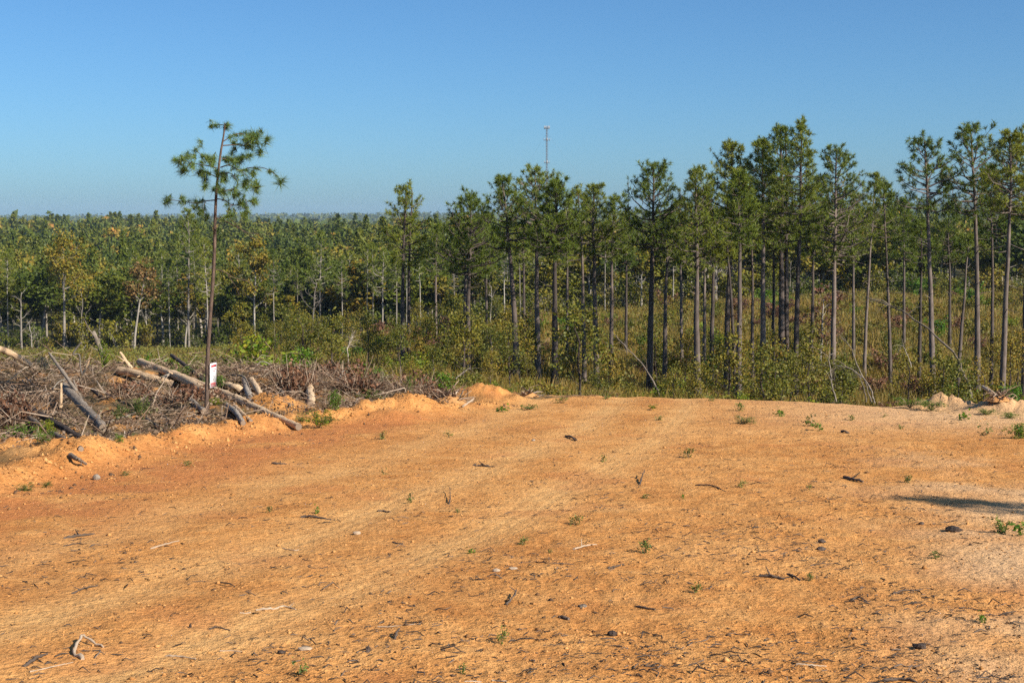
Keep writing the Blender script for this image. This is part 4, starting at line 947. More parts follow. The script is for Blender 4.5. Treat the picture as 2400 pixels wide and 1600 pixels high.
LOGS = [
    ('long barkless tan log with dark butt end, high on the heap', [(329, 848), (420, 885), (512, 939)], 19, 'log_tan', (28.4, 27.0), .95),
    ('longest tan log lying in front of the sign pine down to the bank', [(405, 876), (500, 912), (600, 952), (700, 1000)], 21, 'log_tan', (28.0, 23.2), .62),
    ('thick sawn log with round grey end face beside the earth slump', [(279, 868), (345, 884), (404, 900)], 20, 'log_tan', (26.8, 26.3), .75),
    ('grey log running down to the foot of the sign pine', [(422, 919), (450, 942), (478, 964)], 14, 'log_grey', (26.4, 25.2), .9),
    ('brown pole leaning behind the sign pine', [(402, 832), (445, 865), (484, 897)], 9, 'log_dark', (29.5, 29.0), .9),
    ('short pale billet lying across the two tan logs', [(371, 890), (395, 880), (420, 875)], 11, 'log_grey', (27.2, 27.2), .7),
    ('tan log stub just past the sign', [(515, 900), (545, 907), (571, 917)], 15, 'log_tan', (29.2, 29.0), .9),
    ('upright grey post-like log past the sign', [(572, 888), (578, 915), (588, 946)], 12, 'log_grey', (27.6, 26.8), 1.0),
    ('brown broken log leaning past the upright grey one', [(589, 891), (602, 915), (616, 941)], 15, 'log_tan', (27.8, 27.0), .7),
    ('bent grey log under the long tan log', [(526, 947), (545, 962), (570, 991)], 13, 'log_grey', (25.4, 24.0), .8),
    ('thin tan log between bent grey log and long tan log', [(552, 954), (570, 970), (588, 987)], 10, 'log_tan', (25.4, 24.4), .8),
    ('weathered grey pole pointing at the bank below the heap', [(344, 981), (366, 997), (389, 1015)], 8, 'log_grey', (21.6, 20.4), .8),
    ('pale tan trunk jutting in from the picture edge', [(-30, 806), (30, 831), (74, 857)], 16, 'log_tan', (23.5, 24.0), .8),
    ('thin broken trunk with fork and vine rising above the heap', [(247, 850), (232, 815), (219, 778)], 11, 'log_grey', (27.0, 27.4), .8),
    ('long thin branch sloping above the wide grey log', [(115, 827), (145, 868), (180, 918)], 6, 'log_grey', (23.0, 22.0), 1.6),
    ('wide mossy grey log half sunk in the heap', [(150, 905), (200, 958), (242, 1003)], 22, 'log_grey', (22.6, 20.8), .9),
    ('charred black log reaching the orange bank', [(60, 950), (130, 992), (207, 1036)], 15, 'log_dark', (20.4, 18.4), .95),
    ('pale split log lying under the charred black log', [(40, 958), (110, 1008), (190, 1052)], 14, 'log_grey', (20.6, 18.2), .7),
    ('upright tan stake standing in the brush', [(142, 955), (143, 925), (143, 897)], 8, 'log_tan', (21.6, 21.6), .7),
    ('white-grey birch pole lying across the weeds', [(247, 991), (290, 977), (330, 962)], 7, 'log_grey', (21.0, 22.5), .7),
    ('forked pale stub beside the sawn log', [(310, 866), (296, 848), (281, 825)], 10, 'log_tan', (27.6, 27.6), .6),
    ('short tan stick propped beside the white twisted sapling', [(193, 882), (201, 863), (209, 843)], 6, 'log_tan', (24.5, 24.5), .8),
    ('grey root stub sunk in the orange bank', [(165, 1066), (183, 1076), (202, 1087)], 11, 'log_grey', (16.4, 15.6), .5),
    ('dead grey log sloping behind the earth slump', [(216, 912), (250, 940), (290, 958)], 9, 'log_dark', (24.5, 23.5), .7),
    ('bleached pole lying low before the dark brush', [(655, 905), (668, 930), (680, 950)], 7, 'log_grey', (25.5, 25.0), .6),
    ('tan root block beside the dark brush clump', [(722, 895), (726, 925), (728, 950)], 20, 'log_tan', (25.8, 25.2), .9),
    ('pale log end showing between tan log and brown pole', [(450, 870), (490, 885), (520, 893)], 11, 'log_tan', (29.6, 29.4), .9),
    ('dark log behind the long barkless log', [(340, 866), (380, 868), (440, 874)], 12, 'log_dark', (30, 30), .9),
]
for lab, pts, dia, mat, Y, tp in LOGS:
    log(lab, pts, dia, mat, Y, taper=tp, fork=2 if 'fork' in lab else 0)
BRANCHES = [
    ('white twisted bare sapling on the heap', [(191, 802), (180, 815), (172, 830), (186, 832), (188, 858), (192, 876)], 5, 'bark_pale', (25.5, 25.5)),
    ('bent grey branch hooked over the upright grey log', [(511, 884), (545, 879), (572, 883), (586, 910), (592, 946)], 5, 'log_grey', (28, 27)),
    ('thin orange stick lying across the brush', [(117, 910), (140, 912), (163, 912)], 3, 'log_tan', (22.8, 22.8)),
    ('curved pale twig above the orange stick', [(123, 912), (138, 894), (158, 888)], 3, 'bark_pale', (22.6, 22.9)),
    ('pale forked stick beside the wide grey log', [(172, 890), (180, 912), (194, 937)], 5, 'log_grey', (22.4, 21.9)),
    ('grey branch arching over the brush past the sign', [(594, 870), (610, 848), (630, 852), (640, 868)], 3, 'bark_pale', (28.5, 28.5)),
    ('pale branch slanting up beside the frond sapling', [(640, 902), (655, 885), (672, 870)], 5, 'log_tan', (27.5, 28)),
    ('long pale branch behind the red-brown brush', [(725, 892), (750, 893), (768, 897)], 3, 'bark_pale', (27, 27.4)),
    ('thin dead stem slanting beside the green sapling', [(785, 910), (795, 885), (806, 868)], 4, 'bark_pale', (26, 26.5)),
    ('dry stick poking up from the weeds', [(330, 940), (350, 922), (372, 915)], 3, 'log_grey', (25, 25.5)),
    ('bleached branch on the heap under the sign', [(420, 985), (450, 975), (480, 992)], 4, 'log_grey', (23.6, 23.4)),
    ('grey bough on the lower heap before the sign pine', [(375, 968), (395, 982), (410, 985), (430, 985)], 6, 'log_grey', (22.8, 22.2)),
]
for lab, pts, dia, mat, Y in BRANCHES:
    log(lab, pts, dia, mat, Y, name='branch', cut=False, cat='branch', taper=.55, fork=2, group='loose branches in the slash heap', k=6)
def clear_of_logs(X, Y, Z, rs):
    """twigs that would lie over a log mostly do not: the logs were dropped on top"""
    pu, pv = px(np.stack([X, Y, Z], 1)); keep = np.ones(len(X), bool)
    for lab, pts, dia, mat, yy, tp in LOGS:
        for (a, b), (c, d) in zip(pts[:-1], pts[1:]):
            t = np.clip(((pu - a) * (c - a) + (pv - b) * (d - b)) / ((c - a) ** 2 + (d - b) ** 2), 0, 1)
            near = np.hypot(pu - a - t * (c - a), pv - b - t * (d - b)) < dia * .5 + 9
            keep &= ~(near & (Y < yy[0] + 1) & (rs.random(len(X)) < .88))
    return keep
def slash_debris():
    rs = np.random.default_rng(71)
    for kind in (0, 1):
        mb = MB(); n = 10500 if kind == 0 else 620
        u = rs.uniform(-60, 1000, n); Y = rs.uniform(16.2, 31, n); X = (u - 1200) / F * Y; dx = X - x_left(Y)
        ok = dx < -.85; u, Y, X, dx = u[ok], Y[ok], X[ok], dx[ok]
        top = np.where(u < 620, .24, .22) * np.interp(Y, [16, 20, 24, 28], [.5, .8, 1.2, 1.7]) * np.minimum(1, (-.85 - dx) / 1.6) * np.where(u > 800, .6, 1) * np.clip(.75 + 1.3 * fbm(X * .7 + 5, Y * .7, 2), .15, 1.6)
        Z = H(X, Y); kp = clear_of_logs(X, Y, Z + top * .5, rs); X, Y, Z, top = X[kp], Y[kp], Z[kp], top[kp]
        for x, y, z, tp in zip(X, Y, Z, top):
            z = z + rs.uniform(-.02, max(tp, 0)) * rs.random() ** .6
            L = rs.uniform(.10, .55) if kind == 0 else rs.uniform(.4, 1.1); az = rs.uniform(0, TAU); el = rs.normal(.1, .35) if kind == 0 else rs.normal(.3, .42)
            d = np.array([math.cos(az) * math.cos(el), math.sin(az) * math.cos(el), math.sin(el)]); b = rs.normal(0, .16, 3) * L
            p = np.array([x, y, z]); r = rs.uniform(.0018, .006) if kind == 0 else rs.uniform(.006, .014)
            tube(mb, np.array([p - d * L / 2, p + b, p + d * L / 2]), [r, r * .8, r * .35], 4 if kind == 0 else 5, False)
        if kind == 0: o = link('brush_debris', mb.mesh('brush_debris', M['twig'], True)); tag(o, 'tangled dead twigs and roots of the slash heap', kind='stuff')
        else: o = link('branch_debris', mb.mesh('branch_debris', M['twig'], True)); tag(o, 'broken branches strewn through the slash heap', kind='stuff')
slash_debris()
def heap_leaves():
    rs = np.random.default_rng(72); n = 24000; mb = MB()
    u = rs.uniform(-60, 1000, n); Y = rs.uniform(15.8, 31, n); X = (u - 1200) / F * Y; dx = X - x_left(Y)
    ok = (dx < -.75) & (rs.random(n) < np.clip(.55 + 1.2 * fbm(X * .9 + 8, Y * .9, 3), .05, 1)); X, Y, u = X[ok], Y[ok], u[ok]
    Z = H(X, Y) + rs.uniform(0, .16, len(X)) * np.interp(Y, [16, 24], [.4, 1])
    cards(mb, np.stack([X, Y, Z], 1), .055, rs, 0, .6, nb=np.tile([.2, -.2, 1.], (len(X), 1)))
    o = link('dead_leaves', mb.mesh('dead_leaves', M['heap_leaf'])); tag(o, 'brown dead leaves and bark flakes over the slash heap', kind='stuff')
M['heap_leaf'] = leafmat('heap_leaves', [(.05, .03, .02), (.14, .085, .05), (.28, .19, .12), (.10, .13, .03)], 'patch', .8, .15, patch=1.2, pos=[0, .4, .8, 1])
heap_leaves()
def dead_clump(lab, u, v, w, h, mat, seed, Y, twigs=160, leaves=700, name='dead_brush'):
    h = h * 1.3
    rs = np.random.default_rng(seed); st, lf = MB(), MB(); x = (u - 1200) / F * Y; z = Hs(x, Y); r = w / 2 / F * Y; hh = h / F * Y
    for i in range(twigs):
        a = rs.uniform(0, TAU); q = rs.random() ** .5; el = rs.uniform(.2, 1.3); l = hh * rs.uniform(.5, 1.2); p = np.array([r * q * math.cos(a) * .6, r * q * math.sin(a) * .6, -.03])
        d = np.array([math.cos(a) * math.cos(el), math.sin(a) * math.cos(el), math.sin(el)]); e = p + d * l + rs.normal(0, .08, 3); e[2] = max(e[2], .02)
        tube(st, np.array([p, p + d * l * .5 + rs.normal(0, .05, 3), e]), [.008, .006, .003], 3, False)
    n = leaves; dd = nrm(rs.standard_normal((n, 3))); dd[:, 2] = np.abs(dd[:, 2]); C = dd * np.array([r, r, hh]) * rs.uniform(.3, 1.05, (n, 1)); cards(lf, C, .075, rs, 0, .6)
    put(name, (st.mesh('brush_stem', M['twig']), lf.mesh('brush_leaf', M[mat])), ('stem', 'foliage'), lab, 'brush', (x, Y, z), 0, 1, 'heaps of dead brush')
DC = [('dark dead brush heap at the picture edge before the charred log', 22, 970, 110, 62, 'leaf_rust', 1, 19.4), ('dark tangled brush clump just past the longest tan log', 690, 930, 110, 62, 'leaf_rust', 2, 25.0),
      ('red-brown dead-leaf brush past the dark clump', 835, 930, 120, 58, 'leaf_rust', 3, 25.6), ('grey-brown twiggy brush beside the small earth mound', 965, 910, 130, 46, 'leaf_rust', 4, 28.0),
      ('brown brush below the sign pine', 440, 985, 170, 34, 'leaf_rust', 5, 23.0), ('dark brush on top of the heap beside the white twisted sapling', 165, 870, 70, 26, 'leaf_rust', 6, 24.5),
      ('dark brush in the hollow under the earth slump', 300, 960, 120, 34, 'leaf_rust', 7, 23.6), ('russet brush patch behind the dark clump', 770, 880, 80, 34, 'leaf_rust', 8, 29.0), ('brown brush tuft before the second earth mound', 1020, 945, 70, 26, 'leaf_rust', 9, 26.4)]
for lab, u, v, w, h, mt, sd, Y in DC: dead_clump(lab, u, v, w, h, mt, sd, Y, leaves=420 if sd in (4,) else 650)
def rootwad(lab, u, v, w, Y, seed, n=60, dirt=True):
    rs = np.random.default_rng(seed); mb = MB(); x = (u - 1200) / F * Y; z = Hs(x, Y); r = w / 2 / F * Y
    for i in range(n):
        a = rs.uniform(0, TAU); el = rs.uniform(-.1, 1.1); l = r * rs.uniform(.5, 1.3); d = np.array([math.cos(a) * math.cos(el), math.sin(a) * math.cos(el) * .6, math.sin(el) * .55])
        p = np.array([0, 0, r * .12]) + rs.normal(0, r * .1, 3); q = p + d * l + rs.normal(0, .1, 3) * l
        tube(mb, spline(np.array([p, p + d * l * .5 + rs.normal(0, .12, 3) * l, q]), 5), np.linspace(rs.uniform(.008, .022), .004, 5), 5, False)
    e = thing('root_wad', lab, 'roots', (x, Y, z), group='upturned root wads'); link('root_mass', mb.mesh('root_mass', M['twig'], True), e)
    if dirt:
        c = MB(); th = np.linspace(0, TAU, 12, endpoint=False); V = [[0, 0, r * .35]]
        for rr, zz in ((.45, .25), (.75, -.05)):
            V += [[r * rr * math.cos(t) * rs.uniform(.7, 1.2), r * rr * .6 * math.sin(t), r * zz * rs.uniform(.7, 1.2)] for t in th]
        Fc = [[0, 1 + i, 1 + (i + 1) % 12] for i in range(12)] + [[1 + i, 13 + i, 13 + (i + 1) % 12] for i in range(12)] + [[1 + i, 13 + (i + 1) % 12, 1 + (i + 1) % 12] for i in range(12)]
        c.add(V, np.array(Fc)); link('root_soil', c.mesh('root_soil', M['soil'], True), e)
M['soil'] = woodmat('clinging_soil', [(.26, .12, .045), (.45, .22, .08), (.58, .32, .13)], 1, 9, .9, .1)
rootwad('tangled root wad with branches between the two earth mounds', 1055, 960, 130, 25.6, 1, 75)
rootwad('small dark root wad on the pad rim past the mounds', 1240, 940, 60, 28.0, 2, 40)
rootwad('root plate of the fallen log at the picture edge', 2345, 955, 80, 25.6, 3, 55)
rootwad('soil-caked roots beside the pale jutting trunk', 20, 900, 80, 22.0, 4, 40)
log('fallen pale log with its root plate on the earth mound', [(2346, 936), (2325, 920), (2303, 906)], 9, 'log_grey', (25.8, 26.6), taper=.8)
log('pale bleached branch resting on the tangled root wad', [(1003, 933), (1030, 929), (1055, 924), (1075, 920)], 6, 'stick_pale', (26.2, 27), taper=.4, name='branch', cut=False, cat='branch', k=6, group='loose branches by the mounds')
log('grey branch stub pointing up from the root wad', [(1074, 936), (1082, 922), (1088, 911)], 4, 'log_grey', (26.2, 26.4), taper=.6, name='branch', cut=False, cat='branch', k=6, group='loose branches by the mounds')
log('tan stick leaning on the second earth mound', [(1086, 951), (1098, 943), (1110, 934)], 6, 'stick_pale', (25.6, 26), taper=.7, name='branch', cut=False, cat='branch', k=6, group='loose branches by the mounds')

# ------------------------------------------------------------------ green plants on and around the heap
NEAR = {}
for key, mat, lf, asp in (('yellow', 'leaf_yellow', .07, .6), ('bright', 'leaf_bright', .07, .65), ('weed', 'weed', .085, .35), ('seed', 'flower', .06, .5), ('green', 'leaf_bright', .07, .4)):
    NEAR[key] = protos(shrub_meshes, [((560 + i, 1.0, .5), dict(nleaf=850, leaf=lf, stems=10, asp=asp, open_=.45)) for i in range(3)], ('twig', mat))
PLANTS = [  # key, u, v of foot, height px, width px, depth, label
    ('yellow', 620, 880, 118, 190, 31, 'large yellow-green bush behind the slash heap past the sign'), ('yellow', 462, 875, 66, 60, 31.5, 'yellow-green bush just left of the sign pine'),
    ('yellow', 545, 880, 80, 90, 32, 'smaller yellowing bush between sign pine and large bush'), ('bright', 700, 905, 80, 100, 29.5, 'fresh green sapling with frond-like leaves at the heap top'),
    ('bright', 395, 860, 40, 100, 34, 'green weed patch behind the long barkless log'), ('bright', 345, 850, 42, 70, 34, 'green clump behind the dark butt end of the log'),
    ('yellow', 742, 1000, 46, 66, 20.6, 'bright lime-green bush on the bank'), ('bright', 783, 972, 60, 44, 22.0, 'taller green sprig behind the lime-green bush'),
    ('yellow', 240, 862, 80, 34, 26.6, 'yellow-green vine on the thin broken trunk'), ('bright', 870, 905, 56, 60, 30, 'leafy green shrub before the pale seed-head weeds'),
    ('seed', 895, 915, 54, 60, 29, 'pale seed-head weed clump behind the heap end'), ('seed', 100, 866, 36, 60, 25, 'pale flowering weed clump behind the jutting trunk'), ('seed', 800, 895, 50, 44, 31, 'dry seed-head weed beside the green shrub'),
    ('bright', 1030, 925, 62, 100, 31, 'green and yellow bush behind the root wad'), ('yellow', 1152, 920, 36, 46, 33, 'lime-yellow bush beyond the second earth mound'),
    ('green', 1190, 930, 18, 40, 29, 'low green weed beside the small root wad'), ('bright', 135, 855, 36, 46, 33, 'dark green bush behind the long thin branch'),
    ('yellow', 95, 1062, 54, 60, 17.2, 'yellow-leaved vine below the charred log'), ('green', 40, 1062, 60, 110, 17.0, 'green weed thicket at the picture edge on the bank'), ('green', 90, 1085, 34, 50, 16.0, 'dark green weed at the foot of the bank'),
    ('weed', 322, 1030, 60, 60, 20.4, 'grey-green weed under the birch pole'), ('weed', 275, 1020, 44, 70, 20.4, 'feathery green weeds before the wide grey log'), ('bright', 270, 1080, 30, 24, 16.6, 'bright green seedling on the orange bank'),
    ('weed', 312, 1062, 20, 34, 17.4, 'small weed beside the bright seedling'), ('green', 500, 960, 36, 80, 24.8, 'green leaves around the foot of the sign pine'), ('green', 420, 925, 30, 60, 26.6, 'green leaves between the two tan logs'),
    ('yellow', 500, 1000, 22, 40, 22.4, 'yellow-green sprig under the sign pine'), ('weed', 860, 955, 26, 100, 25.2, 'grassy weeds behind the small earth mound'), ('weed', 960, 920, 56, 30, 27, 'dry yellowish grass tuft beside the twiggy brush'),
    ('weed', 45, 1172, 26, 40, 13.3, 'sparse weed at the lower bank edge'), ('weed', 95, 1160, 20, 34, 13.6, 'sparse weed next along the lower bank edge'), ('weed', 285, 1118, 16, 24, 14.6, 'little weed at the bank foot'),
    ('weed', 760, 1012, 14, 70, 21.4, 'low weeds along the bank crest'), ('weed', 700, 1018, 16, 50, 21, 'low weeds before the lime-green bush'),
    ('green', 2140, 952, 24, 80, 26.6, 'low dark green creeper before the bare mound'), ('green', 2190, 958, 24, 90, 26.2, 'low green creeper along the mound foot'), ('green', 2320, 970, 16, 60, 25, 'green weeds before the fallen log'), ('green', 2378, 980, 22, 60, 24, 'weed tuft at the mound end by the picture edge'),
    ('bright', 2405, 1030, 50, 70, 19, 'dark green leafy bush at the picture edge on the pad'), ('weed', 1750, 1005, 22, 56, 21.5, 'pale green weed patch on the pad below the tall clump'),
]
for key, u, v, hp, wp, Y, lab in PLANTS:
    x = (u - 1200) / F * Y; k = R.integers(0, 3); h = hp / F * Y; w = wp / F * Y
    z = Hs(x, Y); zb = max(z, EYE - float(T(v)) * Y) if Y < 30 else z
    if Y >= 30: h = max(h, (EYE - float(T(v - hp)) * Y) - z)
    put('leafy_plant', NEAR[key][k], ('stem', 'foliage'), lab, 'plant', (x, Y, zb - .02), R.uniform(0, TAU), (w, w, h), 'green plants around the dirt pad')

# ------------------------------------------------------------------ seedlings, sticks, stones on the pad
SEED = protos(shrub_meshes, [((580 + i, 1.0, .45), dict(nleaf=46 + 20 * i, leaf=.26, stems=3 + i, asp=.42, open_=.3)) for i in range(4)], ('twig', 'weed'))
SEEDB = protos(shrub_meshes, [((590 + i, 1.0, .45), dict(nleaf=40, leaf=.34, stems=3, asp=.5, open_=.3)) for i in range(2)], ('twig', 'leaf_bright'))
def pad_place(u, v):
    a = 'near side' if v > 1350 else 'middle' if v > 1100 else 'far rim'
    for lim, s in ((500, 'of pad below slash heap'), (1000, 'of pad below earth mounds'), (1450, 'of pad along wheel tracks'), (1900, 'of pad below tall clump')):
        if u < lim: return f'at {a} {s}'
    return f'at {a} of pad on paler sand'
WEEDS = [(900, 1112, 16, 14), (963, 1178, 24, 20), (632, 1202, 20, 18), (742, 1205, 18, 16), (1412, 1082, 16, 22), (1614, 1072, 22, 26), (1733, 962, 18, 24), (1827, 975, 16, 30), (1900, 998, 26, 34), (1920, 1010, 16, 24), (2262, 985, 20, 26), (1350, 1230, 24, 28), (1510, 1296, 30, 34), (1225, 1276, 18, 26), (1177, 1508, 40, 22),
         (706, 1580, 34, 36), (1085, 1578, 26, 16), (1632, 1386, 22, 26), (1897, 1360, 18, 20), (2344, 1248, 34, 44), (2195, 1308, 16, 34), (2300, 1458, 20, 26), (2126, 1130, 18, 20), (1738, 1142, 18, 20), (1897, 1148, 14, 14), (1102, 1296, 12, 22), (1288, 1296, 10, 12), (2070, 978, 12, 14), (1515, 1168, 10, 26), (897, 1030, 18, 16),
         (1052, 1024, 14, 18), (1665, 940, 12, 20), (1525, 960, 10, 24), (440, 1092, 12, 20), (1600, 1168, 12, 10), (2395, 1255, 24, 40), (2310, 1020, 22, 30), (1995, 985, 12, 16), (1545, 985, 10, 18), (1315, 945, 14, 30), (1240, 960, 12, 40), (1180, 965, 14, 30), (1420, 935, 10, 26), (2110, 1005, 10, 14), (1073, 1202, 10, 10)]
for u, v, hp, wp in WEEDS:
    p = gp(u, v); Y = p[1]; k = R.integers(0, 4)
    pr = SEEDB[k % 2] if R.random() < .3 else SEED[k]
    e = put('seedling', pr, ('stem', 'foliage'), None, 'seedling', p - [0, 0, .003], R.uniform(0, TAU), (wp / F * Y * 1.1, wp / F * Y * 1.1, hp / F * Y * 1.15), 'seedlings sprouting on the dirt pad')
    later(e, 'small green seedling', pad_place(u, v), u)
def stick(lab, pts, dia, mat, lift=.3, name='stick', fork=0):
    """a stick lying on the pad along photo points"""
    rs = np.random.default_rng(int(pts[0][0] * 3 + pts[0][1])); P = []; 
    for i, q in enumerate(pts):
        g = gp(q[0], q[1]); P.append(g + [0, 0, (q[2] if len(q) > 2 else 0) / F * g[1]])
    P = np.array(P); r = dia / 2 / F * P[:, 1].mean(); P[:, 2] += r * lift
    mb = MB(); m = 4 * len(P); S = spline(P, m) + rs.normal(0, r * .25, (m, 3)); tube(mb, S - P[0], np.linspace(r, r * .55, m) * (1 + .15 * rs.standard_normal(m)), 7, True, .1, rs)
    for f in range(fork):
        i = rs.integers(m // 3, m - 1); d = nrm(rs.normal(0, 1, 3) + [0, 0, .4]); l = r * rs.uniform(5, 9); b = S[i] - P[0]; tube(mb, np.array([b, b + d * l * .5, b + d * l]), [r * .5, r * .4, r * .2], 5)
    o = link(name, mb.mesh('stick', M[mat], True)); o.location = tuple(P[0]); tag(o, lab, 'stick', 'sticks on the dirt pad'); return o
STK = [
    ('bone-pale forked driftwood stick standing in an arch on the near dirt', [(196, 1546), (174, 1532, 4), (188, 1512, 14), (196, 1506, 16), (222, 1512, 4), (243, 1518)], 9, 'stick_pale', 0),
    ('dark bark-covered stick beside the arched pale stick', [(55, 1562), (85, 1545, 3), (112, 1534)], 9, 'stick_dark', 1), ('long thin curved root before the dark stick', [(70, 1575), (110, 1567, 2), (150, 1557), (172, 1552)], 4, 'stick_pale', 0),
    ('small brown stick on the near dirt past the arched stick', [(388, 1538), (420, 1540, 2), (458, 1545)], 7, 'stick_pale', 0), ('thin pale splinter past the small brown stick', [(515, 1528), (540, 1526), (568, 1527)], 4, 'stick_pale', 0),
    ('grey-white knotted stick lying below the earth mounds', [(600, 1430), (640, 1428, 2), (665, 1422), (695, 1428)], 6, 'stick_pale', 2), ('short white splinter beside the knotted stick', [(562, 1437), (575, 1438), (588, 1437)], 4, 'stick_pale', 0),
    ('dark forked twig standing up on the dirt under the wheel tracks', [(1186, 1418), (1200, 1408, 6), (1212, 1396, 14)], 6, 'stick_dark', 2), ('upright charred splinter on the near dirt', [(925, 1498), (930, 1490, 8), (936, 1485, 12)], 7, 'stick_dark', 1),
    ('thin straw-coloured twig before the charred splinter', [(885, 1470), (930, 1467), (985, 1462)], 3, 'stick_pale', 0), ('tilted forked twig near the slash side', [(170, 1392), (195, 1382, 3), (230, 1372)], 5, 'stick_dark', 2),
    ('long dark root piece below the bank', [(150, 1262), (180, 1258, 2), (222, 1252)], 8, 'stick_dark', 1), ('thin dark twig under the long root piece', [(150, 1280), (175, 1276), (205, 1274)], 4, 'stick_dark', 0),
    ('pale split stick in the middle of the pad', [(352, 1286), (385, 1278, 2), (420, 1268)], 5, 'stick_pale', 0), ('dark knobbly stick on the paler sand', [(1978, 1120), (2000, 1126, 3), (2022, 1130)], 8, 'stick_dark', 1),
    ('long thin dark twig below the tall clump', [(1630, 1138), (1665, 1140, 2), (1702, 1152)], 4, 'stick_dark', 0), ('weathered dark branchlet on the rough dirt', [(1780, 1352), (1805, 1354, 3), (1838, 1360)], 9, 'stick_dark', 2),
    ('dark crooked twig beside the branchlet', [(1846, 1346), (1860, 1354, 3), (1876, 1362)], 6, 'stick_dark', 1), ('white straight stick on the near sandy dirt', [(1866, 1556), (1900, 1559), (1936, 1563)], 5, 'stick_pale', 0),
    ('white splinter at the bottom picture edge', [(1090, 1597), (1110, 1598), (1128, 1598)], 5, 'stick_pale', 0), ('second white splinter at the bottom picture edge', [(1152, 1596), (1170, 1597), (1188, 1597)], 5, 'stick_pale', 0),
    ('black stick at the bottom edge of the sandy side', [(2070, 1597), (2110, 1595, 2), (2150, 1598)], 9, 'stick_dark', 0), ('curved thin root across the rough dirt', [(1215, 1320), (1250, 1317), (1290, 1322, 3), (1345, 1322)], 3, 'stick_dark', 0),
    ('pale forked stick on the rough dirt beside a seedling', [(1345, 1288), (1370, 1282, 3), (1398, 1276)], 5, 'stick_pale', 1), ('Y-shaped dark twig on the rough dirt', [(1425, 1333), (1445, 1330, 3), (1462, 1322)], 5, 'stick_dark', 1),
    ('thick dark stick piece on the near rough dirt', [(1310, 1448), (1320, 1450, 3), (1332, 1453)], 10, 'stick_dark', 0), ('brown stick beside the near rough patch', [(1492, 1422), (1515, 1427, 2), (1535, 1430)], 6, 'stick_dark', 0),
    ('upright thin twig by the wheel tracks', [(1052, 1182), (1055, 1170, 6), (1054, 1152, 10)], 3, 'stick_dark', 0), ('flat dark stick in the upper wheel track', [(885, 1198), (900, 1198), (916, 1200)], 6, 'stick_dark', 0),
    ('dark stick with bark by the middle tracks', [(708, 1212), (735, 1214, 2), (775, 1218)], 7, 'stick_dark', 0), ('short dark stick lower in the tracks', [(920, 1271), (930, 1274), (944, 1275)], 4, 'stick_dark', 0),
    ('reddish bark strip near the bank foot', [(638, 1086), (655, 1088), (672, 1088)], 6, 'stick_dark', 0), ('dark stick with shadow near the pad rim', [(1325, 1024), (1338, 1028, 3), (1352, 1034)], 6, 'stick_dark', 2),
    ('dark flat branch on the far pad', [(1110, 1092), (1130, 1093, 2), (1160, 1096)], 6, 'stick_dark', 1), ('thin twig on the far sandy rim', [(1972, 1012), (1980, 1014, 2), (1990, 1016)], 6, 'stick_dark', 0), ('bare shrub stub with splayed twigs on the pad', [(1500, 1136), (1504, 1126, 6), (1510, 1115, 12)], 4, 'stick_dark', 4),
    ('twisted dark root on the sandy near side', [(1995, 1410), (2010, 1402, 3), (2030, 1408)], 5, 'stick_dark', 1), ('thin root snaking over the sandy side', [(2090, 1392), (2120, 1386, 2), (2140, 1384), (2185, 1380)], 5, 'stick_dark', 1),
    ('small grey stick over the near wheel track', [(490, 1475), (510, 1472, 2), (540, 1478)], 5, 'stick_dark', 1), ('dry grass stalk bundle on the tracks', [(700, 1288), (690, 1290), (660, 1284)], 3, 'stick_pale', 0),
]
for lab, pts, dia, mt, fk in STK: stick(lab, pts, dia, mt, fork=fk)
def stone(lab, u, v, w, h, mat, seed, name='stone', cat='stone', deep=.7, spike=.18):
    rs = np.random.default_rng(seed); p = gp(u, v); r = w / 2 / F * p[1]; hh = h / F * p[1]
    import bmesh
    bm = bmesh.new(); bmesh.ops.create_icosphere(bm, subdivisions=2, radius=1)
    for q in bm.verts:
        n = 1 + spike * rs.standard_normal() * .6; q.co = Vector((q.co.x * r * n, q.co.y * r * deep * n, q.co.z * hh * .55 * n + hh * .35))
    me = bpy.data.meshes.new('stone'); bm.to_mesh(me); bm.free(); me.materials.append(M[mat]); me.polygons.foreach_set('use_smooth', [spike < .1] * len(me.polygons))
    o = link(name, me); o.location = tuple(p); o.rotation_euler = (0, 0, rs.uniform(0, TAU) * 0); tag(o, lab, cat, 'stones and chunks on the dirt pad'); return o
